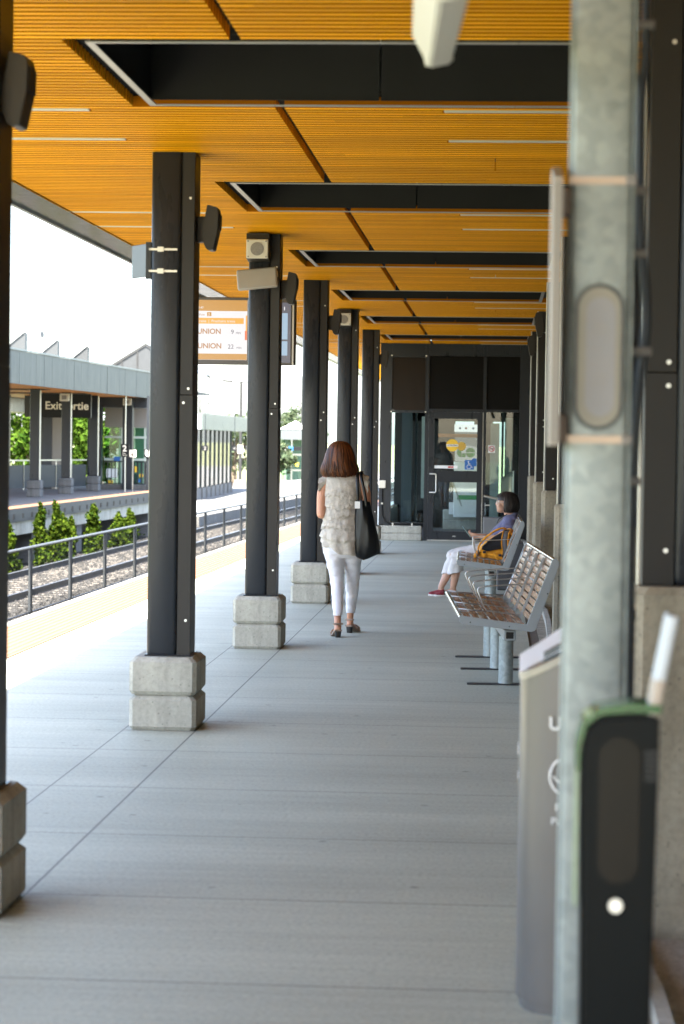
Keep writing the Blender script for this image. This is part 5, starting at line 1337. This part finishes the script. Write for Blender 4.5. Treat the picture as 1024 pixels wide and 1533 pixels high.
# hair: a bob shell plus many fine locks
hc_ = Vector((-.040, .010, 0))
HP = [(1.652, .012, .012), (1.645, .045, .05), (1.62, .078, .085), (1.585, .098, .105), (1.54, .113, .116), (1.49, .124, .120), (1.455, .134, .121), (1.42, .143, .121), (1.393, .141, .116), (1.372, .128, .104), (1.360, .108, .088)]
def hairshell(par, HP, hc, mat, seed, front=None, nl=420, wid=.010, tail=.02, frontcut=None, wave=.004):
    g = random.Random(seed)
    b = MB(); n = 40; rs = []
    for z, rx, ry in HP:
        ring = []
        for k in range(n):
            a = 2 * PI * k / n; f = 1 + .035 * mnoise.noise(Vector((math.cos(a) * 5, math.sin(a) * 5, z * 6)))
            ring.append(b.b.verts.new(Vector((hc.x + rx * f * math.cos(a), hc.y + ry * f * math.sin(a), z + .012 * mnoise.noise(Vector((a * 3, 0, 1)))))))
        rs.append(ring)
    for i in range(len(rs) - 1):
        for k in range(n):
            a = 2 * PI * (k + .5) / n
            if frontcut and frontcut(a, (HP[i][0] + HP[i + 1][0]) / 2): continue
            b.b.faces.new((rs[i][k], rs[i][(k + 1) % n], rs[i + 1][(k + 1) % n], rs[i + 1][k]))
    b.b.faces.new(rs[0])
    if not frontcut: b.b.faces.new(list(reversed(rs[-1])))
    for q in range(nl):
        a = g.random() * 2 * PI; st_ = g.randint(0, 3); pts = []; da = (g.random() - .5) * .5; ex = .001 + g.random() * .008; ph = g.random() * 6.28; wa = wave * (.4 + g.random())
        for i in range(st_, len(HP)):
            z, rx, ry = HP[i]; f = (i - st_) / max(1, len(HP) - 1 - st_); aa = a + da * f + wa * 6 * f * math.sin(ph + 7 * f)
            exx = ex + wa * f * f * (.5 + math.cos(ph + 6 * f)) * 1.2
            pts.append(Vector((hc.x + (rx + exx) * math.cos(aa), hc.y + (ry + exx) * math.sin(aa), z - (tail * g.random() if i == len(HP) - 1 else 0))))
        zc = pts[-1].z
        if frontcut:
            while len(pts) > 2 and frontcut(a + da, pts[-1].z): pts.pop()
            if frontcut(a, pts[-1].z): continue
        prev = None; m = len(pts)
        for i, p in enumerate(pts):
            t_ = Vector((-math.sin(a), math.cos(a), 0)); ww = wid * (.25 + .75 * math.sin(PI * min(1, (i + .6) / m)) ) * (.5 + .5 * g.random()); o_ = Vector((math.cos(a), math.sin(a), 0)) * .002
            c = (b.b.verts.new(p - t_ * ww), b.b.verts.new(p + o_), b.b.verts.new(p + t_ * ww))
            if prev: b.b.faces.new((prev[0], prev[1], c[1], c[0])); b.b.faces.new((prev[1], prev[2], c[2], c[1]))
            prev = c
    return b
hairshell(Matrix.Identity(4), HP, hc_, 'hair1', 3, nl=900, tail=.018, wid=.0075, wave=.015, frontcut=lambda a, z: math.sin(a) > .55 and z < 1.57).build('hair', 'hair1', W, True, fix=False)
# sandals with block heels
def sandal(ax, ay, toe):
    b = MB(); d = (Vector(toe) - Vector((ax, ay))).normalized(); s = Vector((-d.y, d.x)); L = (Vector(toe) - Vector((ax, ay))).length
    def P(f, w, z): return (ax + d.x * L * f + s.x * w, ay + d.y * L * f + s.y * w, z)
    prof = [(-.16, .030, .068), (.1, .031, .064), (.45, .034, .034), (.8, .038, .014), (1.15, .032, .014), (1.28, .016, .016)]
    top = [[b.b.verts.new(P(f, w * sg, z)) for sg in (-1, 1)] for f, w, z in prof]; bot = [[b.b.verts.new(P(f, w * sg, z - .0125)) for sg in (-1, 1)] for f, w, z in prof]
    for i in range(len(prof) - 1):
        b.b.faces.new((top[i][0], top[i][1], top[i + 1][1], top[i + 1][0])); b.b.faces.new((bot[i][1], bot[i][0], bot[i + 1][0], bot[i + 1][1]))
        for g_ in (0, 1): b.b.faces.new((top[i][g_], top[i + 1][g_], bot[i + 1][g_], bot[i][g_]))
    b.b.faces.new((top[0][0], bot[0][0], bot[0][1], top[0][1])); b.b.faces.new((top[-1][0], top[-1][1], bot[-1][1], bot[-1][0]))
    o = b.build('sandal', 'sandal', W)
    b = MB(); b.loft([(P(.0, 0, .058), (d.x * .026, d.y * .026, 0), (s.x * .028, s.y * .028, 0)), (P(.02, 0, .0005), (d.x * .020, d.y * .020, 0), (s.x * .023, s.y * .023, 0))], 14, p=3); b.build('block_heel', 'heel', o)
    b = MB()
    for f, z, rr in ((.02, .115, .036), (.75, .035, .034), (.95, .026, .032)):
        c = Vector(P(f, 0, z)); b.tube([c + Vector((s.x, s.y, 0)) * rr * 1.05 * math.cos(a) + Vector((d.x * .3, d.y * .3, 0 if f < .5 else 1)) * rr * .75 * math.sin(a) for a in np.linspace(0, 2 * PI, 15)[:-1]], .007, 6, closed=True)
    b.build('strap', 'sandal', o, True)
sandal(-.020, -.245, (-.060, -.085)); sandal(.045, .265, (.095, .42))
# tote bag on her right shoulder
t = thing('tote_bag', 'large black leather tote bag hanging from the right shoulder of the walking woman', 'bag', (-1.28, 20.3, 0))
b = MB(); BP = [(1.150, .164, .062, .045), (1.10, .168, .066, .055), (1.02, .177, .078, .062), (.94, .186, .090, .066), (.86, .193, .101, .068), (.78, .198, .110, .068), (.71, .200, .116, .062), (.67, .190, .090, .050), (.648, .180, .055, .035)]
rs = []
for z, x, rx, ry in BP:
    ring = []
    for k in range(64):
        a = 2 * PI * k / 64; f = 1 + .055 * math.sin(a * 5 + z * 9) * (.4 + .6 * min(1, (z - .6) * 2)) + .04 * math.sin(a * 9 - z * 14) + .03 * mnoise.noise(Vector((math.cos(a) * 3, math.sin(a) * 3, z * 7)))
        zz2 = z - (.045 * math.cos(a) * (1 if z > 1.14 else 0)) * .2 - (.02 * abs(math.cos(a)) if z < .7 else 0) * -1
        ring.append(b.b.verts.new((x + rx * math.cos(a) * (1 + (f - 1) * .4), -.085 + ry * f * math.sin(a), zz2)))
    rs.append(ring)
for i in range(len(rs) - 1):
    for k in range(64): b.b.faces.new((rs[i][k], rs[i][(k + 1) % 64], rs[i + 1][(k + 1) % 64], rs[i + 1][k]))
b.b.faces.new(rs[-1]); b.build('bag_body', 'leather', t, True)
def ribbon(b, pts, w, th=.004, wdir=(1, 0, 0)):
    pts = fine(pts, .02); wd = Vector(wdir).normalized(); rows = []
    for i, p in enumerate(pts):
        d = (pts[min(i + 1, len(pts) - 1)] - pts[max(0, i - 1)]).normalized(); u = (wd - d * wd.dot(d)).normalized(); n_ = d.cross(u)
        rows.append([b.b.verts.new(p + u * w * s1 + n_ * th * s2) for s1, s2 in ((-.5, -.5), (.5, -.5), (.5, .5), (-.5, .5))])
    for i in range(len(rows) - 1):
        for k in range(4): b.b.faces.new((rows[i][k], rows[i][(k + 1) % 4], rows[i + 1][(k + 1) % 4], rows[i + 1][k]))
    b.b.faces.new(list(reversed(rows[0]))); b.b.faces.new(rows[-1])
b = MB(); ribbon(b, [(.128, -.128, 1.10), (.122, -.13, 1.22), (.118, -.10, 1.35), (.118, -.03, 1.393), (.122, .04, 1.37), (.13, .06, 1.25), (.14, -.03, 1.14)], .026)
ribbon(b, [(.200, -.132, 1.10), (.180, -.13, 1.22), (.150, -.105, 1.35), (.146, -.03, 1.398), (.148, .04, 1.37), (.16, .06, 1.25), (.17, -.03, 1.14)], .026); b.build('strap', 'leather', t, True)
b = MB(); b.box(.100, .145, -.139, -.134, 1.085, 1.145, .002); b.build('white_tag', 'sign_white', t)
# ---- the seated woman (local: origin on the floor under the hip; she faces -x)
O = Vector((.10, 25.6, 0))
S = thing('person', 'seated woman with dark bob and glasses in a violet blue shirt looking at her phone', 'person', tuple(O))
b = MB()
b.loft([((-.04, 0, .46), (.13, 0, 0), (0, .155, 0)), ((-.06, 0, .56), (.13, 0, 0), (0, .15, 0)), ((-.03, 0, .66), (.125, 0, .02), (0, .145, 0)), ((.03, 0, .77), (.11, 0, .03), (0, .155, 0)), ((.07, 0, .84), (.075, 0, .03), (0, .14, 0)), ((.075, 0, .885), (.05, 0, .02), (0, .07, 0))], 20)
b.limb([(.065, 0, .86), (.035, 0, .94), (.02, 0, .98)], [.054, .048, .05], n=14)
hd = Vector((.012, 0, 1.02))
b.ell(hd + Vector((.012, 0, .018)), (.094, .074, .092)); b.ell(hd + Vector((-.045, 0, -.045)), (.050, .055, .068)); b.ell(hd + Vector((-.066, 0, -.088)), (.026, .028, .022), n=10)
b.ell(hd + Vector((-.094, 0, -.020)), (.016, .013, .014), n=8); b.limb([hd + Vector((-.080, 0, .015)), hd + Vector((-.096, 0, -.016))], [.010, .012], n=8, sub=2)
b.ell(hd + Vector((-.083, 0, -.052)), (.012, .022, .008), n=8); b.ell(hd + Vector((-.081, 0, -.064)), (.012, .020, .008), n=8)
for sy in (-1, 1): b.ell(hd + Vector((.01, sy * .075, -.02)), (.022, .012, .032), n=8); b.ell(hd + Vector((-.062, sy * .04, -.03)), (.026, .022, .024), n=8)
for sy in (-1, 1):
    y0 = sy
    b.limb([(.075, .165 * sy, .84), (.045, .215 * sy, .72), (.0, .225 * sy, .645)], [.040, .037, .034], n=14)
    b.limb([(.0, .225 * sy, .645), (-.13, .15 * sy, .640), (-.255, .055 * sy, .655)], [.038, .036, .025], n=14)
hand(b, (-.262, -.055, .657), (-.92, .25, .12), (.1, .6, .75), 1, curl=1.1); hand(b, (-.262, .055, .655), (-.92, -.25, .12), (.1, -.6, .75), -1, curl=1.1)
b.limb([(-.04, -.09, .50), (-.50, -.075, .435), (-.485, -.06, .42), (-.51, .0, .24), (-.535, .03, .095)], [.075, .055, .055, .047, .032], n=14)
b.limb([(-.04, .09, .50), (-.54, .075, .435), (-.535, .07, .42), (-.60, .06, .24), (-.665, .03, .10)], [.075, .055, .055, .047, .032], n=14)
b.limb([(-.525, .03, .07), (-.60, .02, .045), (-.66, .01, .03)], [.032, .028, .022], n=10); b.limb([(-.655, .03, .07), (-.70, .05, .045), (-.755, .06, .03)], [.032, .028, .022], n=10)
remesh(b, 'body', 'skin2', S, .0055, 3)
# eyes and glasses
b = MB()
for sy in (-1, 1): b.ell(hd + Vector((-.0745, sy * .030, .010)), (.010, .012, .009), n=10)
b.build('eye', 'sign_white', S, True)
b = MB()
for sy in (-1, 1): b.ell(hd + Vector((-.084, sy * .031, .009)), (.003, .005, .005), n=8)
b.build('iris', 'heel', S, True)
b = MB()
for sy in (-1, 1): b.limb([hd + Vector((-.082, sy * .014, .030)), hd + Vector((-.080, sy * .032, .034)), hd + Vector((-.070, sy * .05, .027))], [.003, .0035, .002], n=6, sub=2)
b.build('eyebrow', 'hair2', S, True)
b = MB()
for sy in (-1, 1):
    c = hd + Vector((-.092, sy * .033, .004)); b.tube([c + Vector((.004 * math.cos(a) * sy, .024 * math.cos(a), .019 * math.sin(a))) for a in np.linspace(0, 2 * PI, 17)[:-1]], .0022, 6, closed=True)
    b.tube([c + Vector((0, sy * .024, .006)), hd + Vector((-.06, sy * .074, .006)), hd + Vector((.01, sy * .082, .0))], .002, 6)
b.tube([hd + Vector((-.093, -.010, .008)), hd + Vector((-.097, 0, .010)), hd + Vector((-.093, .010, .008))], .0022, 6); b.build('glasses', 'tin', S, True)
HP2 = [(1.135, .012, .012), (1.130, .05, .045), (1.11, .085, .07), (1.08, .107, .090), (1.04, .119, .100), (1.00, .125, .106), (.965, .124, .106), (.935, .112, .098), (.918, .098, .088)]
hairshell(Matrix.Identity(4), HP2, Vector((.030, 0, 0)), 'hair2', 5, nl=420, tail=.008, wid=.008,
          frontcut=lambda a, z: math.cos(a) < -.36 and z < 1.075 - .03 * abs(math.sin(a))).build('hair', 'hair2', S, True, fix=False)
# shirt with short sleeves
b = MB()
b.loft([((-.085, 0, .455), (.150, 0, .01), (0, .185, 0)), ((-.085, 0, .50), (.168, 0, .015), (0, .185, 0)), ((-.090, 0, .58), (.168, 0, .025), (0, .172, 0)), ((-.055, 0, .66), (.155, 0, .03), (0, .165, 0)), ((-.01, 0, .74), (.142, 0, .04), (0, .175, 0)), ((.035, 0, .81), (.122, 0, .045), (0, .182, 0)), ((.062, 0, .862), (.092, 0, .04), (0, .15, 0)), ((.068, 0, .892), (.066, 0, .03), (0, .085, 0))], 28)
for sy in (-1, 1): b.loft([((.062, .125 * sy, .845), (.070, 0, .02), (0, .02, .062)), ((.062, .172 * sy, .825), (.076, 0, .0), (0, .055, .05)), ((.047, .208 * sy, .775), (.074, 0, .0), (0, .064, .02)), ((.026, .222 * sy, .705), (.074, 0, .0), (0, .066, .012)), ((.020, .224 * sy, .688), (.068, 0, .0), (0, .060, .01))], 18)
for sy in (-1, 1): b.ell((.066, .158 * sy, .838), (.078, .072, .062)); b.ell((.05, .205 * sy, .78), (.07, .062, .07))
wrinkle(remesh(b, 'shirt', 'shirt', S, .007, 2), .007, 12, (1, 1, 1.6))
b = MB(); b.tube([(.03 + .0, .075, .895), (-.055, .045, .845), (-.075, .0, .80), (-.055, -.045, .845), (.03, -.075, .895)], .006, 8); b.build('necklace', 'heel', S, True)
# cropped trousers
b = MB()
b.loft([((-.05, 0, .42), (.15, 0, 0), (0, .185, 0)), ((-.06, 0, .52), (.14, 0, 0), (0, .175, 0))], 24)
for sy, kx, hx, hy in ((-1, -.50, -.505, -.035), (1, -.545, -.575, .06)):
    b.limb([(-.05, .095 * sy, .495), (-.28, .095 * sy, .485), (kx, .08 * sy, .435)], [.095, .085, .072], n=18)
    b.loft([((kx + .01, .08 * sy, .44), (.070, 0, .03), (0, .072, 0)), ((kx + (hx - kx) * .4, .07 * sy, .37), (.075, 0, .015), (0, .078, 0)), ((hx, hy, .275), (.088, 0, .022), (0, .085, 0)), ((hx - .003, hy, .262), (.086, 0, .022), (0, .083, 0))], 22)
wrinkle(remesh(b, 'cropped_trousers', 'capri', S, .007, 2), .007, 10, (1.6, 1, 1))
def shoe(heel, toe, mat):
    h, t_ = Vector(heel), Vector(toe); d = (t_ - h).normalized(); s = Vector((-d.y, d.x, 0)); L = (t_ - h).length
    b = MB(); b.loft([(h + d * L * f + Vector((0, 0, z)), s * w, Vector((0, 0, hh))) for f, w, z, hh in ((0., .020, .045, .020), (.06, .032, .046, .034), (.3, .036, .045, .036), (.55, .041, .038, .028), (.8, .042, .032, .020), (.95, .030, .028, .014), (1., .014, .026, .008))], 18, p=2.4)
    o = b.build('shoe', mat, S, True)
    b = MB(); b.loft([(h + d * L * f + Vector((0, 0, .0115)), s * w, Vector((0, 0, .011))) for f, w in ((-.01, .020), (.06, .034), (.3, .036), (.55, .042), (.8, .043), (.95, .031), (1.01, .014))], 18, p=4); b.build('sole', 'sole', o, True)
    b = MB(); b.loft([(h + d * L * f + Vector((0, 0, z)), s * w, Vector((0, 0, hh))) for f, w, z, hh in ((.62, .0428, .036, .026), (.8, .0435, .033, .0205), (.95, .031, .029, .0145), (1., .0145, .027, .0085))], 18, p=2.4)
    b.build('toe_cap', 'redshoe', o, True)
shoe((-.495, .05, 0), (-.725, -.0, 0), 'darkshoe'); shoe((-.625, .01, 0), (-.79, .10, 0), 'redshoe')
t = thing('mobile_phone', 'pale green mobile phone held up by the seated woman', 'phone', tuple(O + Vector((-.372, 0, .668))))
m = Matrix.Rotation(R(-38), 4, 'Y')
b = MB(); b.box(-.0045, .0045, -.037, .037, -.03, .115, .004, 2, m); b.build('case', simple('mint_phone_case', (.25, .38, .36), .4), t)
b = MB(); b.box(.0047, .0055, -.033, .033, -.022, .108, 0, 1, m); b.build('phone_screen', simple('dark_phone_glass', (.02, .025, .03), .1), t)
# orange backpack on the bench
t = thing('backpack', 'orange hiking backpack with grey straps and black back panel sitting on the bench', 'backpack', (.0, 24.62, .455))
M['orange'] = mat_cloth('orange_nylon', (.80, .34, .012), 22, .5, .7); M['pack_black'] = mat_cloth('black_mesh_padding', (.012, .014, .022), 60, .3); M['pack_grey'] = mat_cloth('grey_webbing', (.12, .12, .135), 60, .3)
b = MB()
b.loft([((.02, .02, .03), (.17, 0, 0), (0, .13, 0)), ((.03, .02, .12), (.185, 0, .0), (0, .145, 0)), ((.06, .02, .22), (.145, 0, .02), (0, .13, 0)), ((.10, .02, .28), (.09, 0, .03), (0, .10, 0)), ((.115, .02, .31), (.045, 0, .02), (0, .06, 0))], 24, p=2.5)
b.ell((.15, -.05, .12), (.06, .10, .10)); b.ell((-.10, -.06, .06), (.07, .09, .05)); b.ell((.03, -.10, .05), (.12, .05, .045)); b.ell((.12, -.08, .24), (.05, .06, .06))
remesh(b, 'pack_body', 'orange', t, .009, 2)
b = MB(); b.loft([((-.02, -.120, .10), (.11, 0, .02), (0, .02, 0)), ((.00, -.128, .17), (.125, 0, .03), (0, .026, .0)), ((.04, -.122, .24), (.09, 0, .03), (0, .02, 0)), ((.07, -.105, .285), (.04, 0, .02), (0, .012, 0))], 18, p=3); b.build('back_panel', 'pack_black', t, True)
b = MB(); ribbon(b, [(-.165, -.10, .05), (-.155, -.17, .14), (-.10, -.185, .22), (-.01, -.17, .29), (.07, -.14, .325), (.12, -.10, .315)], .055, .014, (0, 1, 0)); ribbon(b, [(.135, -.10, .31), (.115, -.165, .27), (.105, -.19, .18), (.115, -.185, .09), (.10, -.16, .03)], .05, .014, (1, 0, 0)); sp = b.build('shoulder_strap', 'pack_grey', t, True)
b = MB()
for off in (-.032, .032):
    ribbon(b, [(-.165, -.10 + off * .4, .05 - .0), (-.158, -.172 + off, .14), (-.103, -.190 + off, .222), (-.01, -.173 + off, .294), (.07, -.143 + off, .33), (.12, -.10 + off, .32)], .010, .017, (0, 1, 0))
    ribbon(b, [(.135 + off, -.102, .312), (.115 + off, -.168, .272), (.105 + off, -.193, .18), (.115 + off, -.188, .09), (.10 + off, -.163, .03)], .010, .017, (1, 0, 0))
ribbon(b, [(-.14, -.15, .10), (-.02, -.19, .06), (.05, -.20, .04), (.12, -.19, -.01), (.13, -.19, -.05)], .026, .008, (0, 0, 1)); ribbon(b, [(-.17, -.12, .09), (-.19, -.17, .05), (-.20, -.18, .005)], .03, .010, (1, 0, 0)); ribbon(b, [(.0, -.18, .08), (.03, -.21, .02), (.05, -.21, .0)], .02, .006, (1, 0, 0))
b.tube([(.16, -.12, .30), (.19, -.15, .25), (.175, -.17, .16), (.15, -.16, .10)], .012, 8); b.build('orange_webbing', 'orange', sp, True)
b = MB()
for x, z in ((-.10, .085), (.06, .055), (.125, .10)): b.box(x - .016, x + .016, -.215, -.200, z - .012, z + .012, .004)
b.build('buckle', 'pack_black', t)
# ------------------------------------------------------------------ light, sky, camera
wd = bpy.data.worlds.new('World'); SC.world = wd; wd.use_nodes = True
nt = wd.node_tree; bg = nt.nodes['Background']; sk = nt.nodes.new('ShaderNodeTexSky'); sk.sky_type = 'NISHITA'; sk.sun_disc = False
sd = Vector((-.055, -.50, .866)).normalized()
sk.sun_elevation = math.asin(sd.z); sk.sun_rotation = math.atan2(sd.x, sd.y); sk.air_density = .9; sk.dust_density = 2.4; sk.ozone_density = 0.2; sk.altitude = 100
nt.links.new(sk.outputs[0], bg.inputs[0]); bg.inputs[1].default_value = SKY
sl = bpy.data.lights.new('Sun', 'SUN'); sl.energy = SUN; sl.angle = R(.53); sl.color = (1., .92, .80); so = bpy.data.objects.new('Sun', sl); C.objects.link(so)
so.rotation_euler = (-sd).to_track_quat('-Z', 'Y').to_euler()
cam = bpy.data.cameras.new('Camera'); co = bpy.data.objects.new('Camera', cam); C.objects.link(co); SC.camera = co
f_, yaw, pit, rol = 3583.83, QYAW, QPIT, QROL
fw = Vector((-math.sin(yaw) * math.cos(pit), math.cos(yaw) * math.cos(pit), math.sin(pit))); rr = Vector((math.cos(yaw), math.sin(yaw), 0)); uu = rr.cross(fw)
rc = rr * math.cos(rol) + uu * math.sin(rol); uc = -rr * math.sin(rol) + uu * math.cos(rol)
mt4 = Matrix((rc, uc, -fw)).transposed().to_4x4(); mt4.translation = (0, 0, 1.66); co.matrix_world = mt4
cam.sensor_fit = 'HORIZONTAL'; cam.sensor_width = 24.; cam.lens = f_ * 24 / 1024; cam.clip_start = .05; cam.clip_end = 5000
cam.dof.use_dof = True; cam.dof.focus_distance = 21.; cam.dof.aperture_fstop = 4.6
SC.view_settings.view_transform = 'Standard'; SC.view_settings.look = 'None'; SC.view_settings.exposure = EXPO; SC.view_settings.gamma = 1.
SC.cycles.use_denoising = True
SC.cycles.max_bounces = 10; SC.cycles.transparent_max_bounces = 24; SC.cycles.diffuse_bounces = 6
SC.cycles.sample_clamp_indirect = 8.
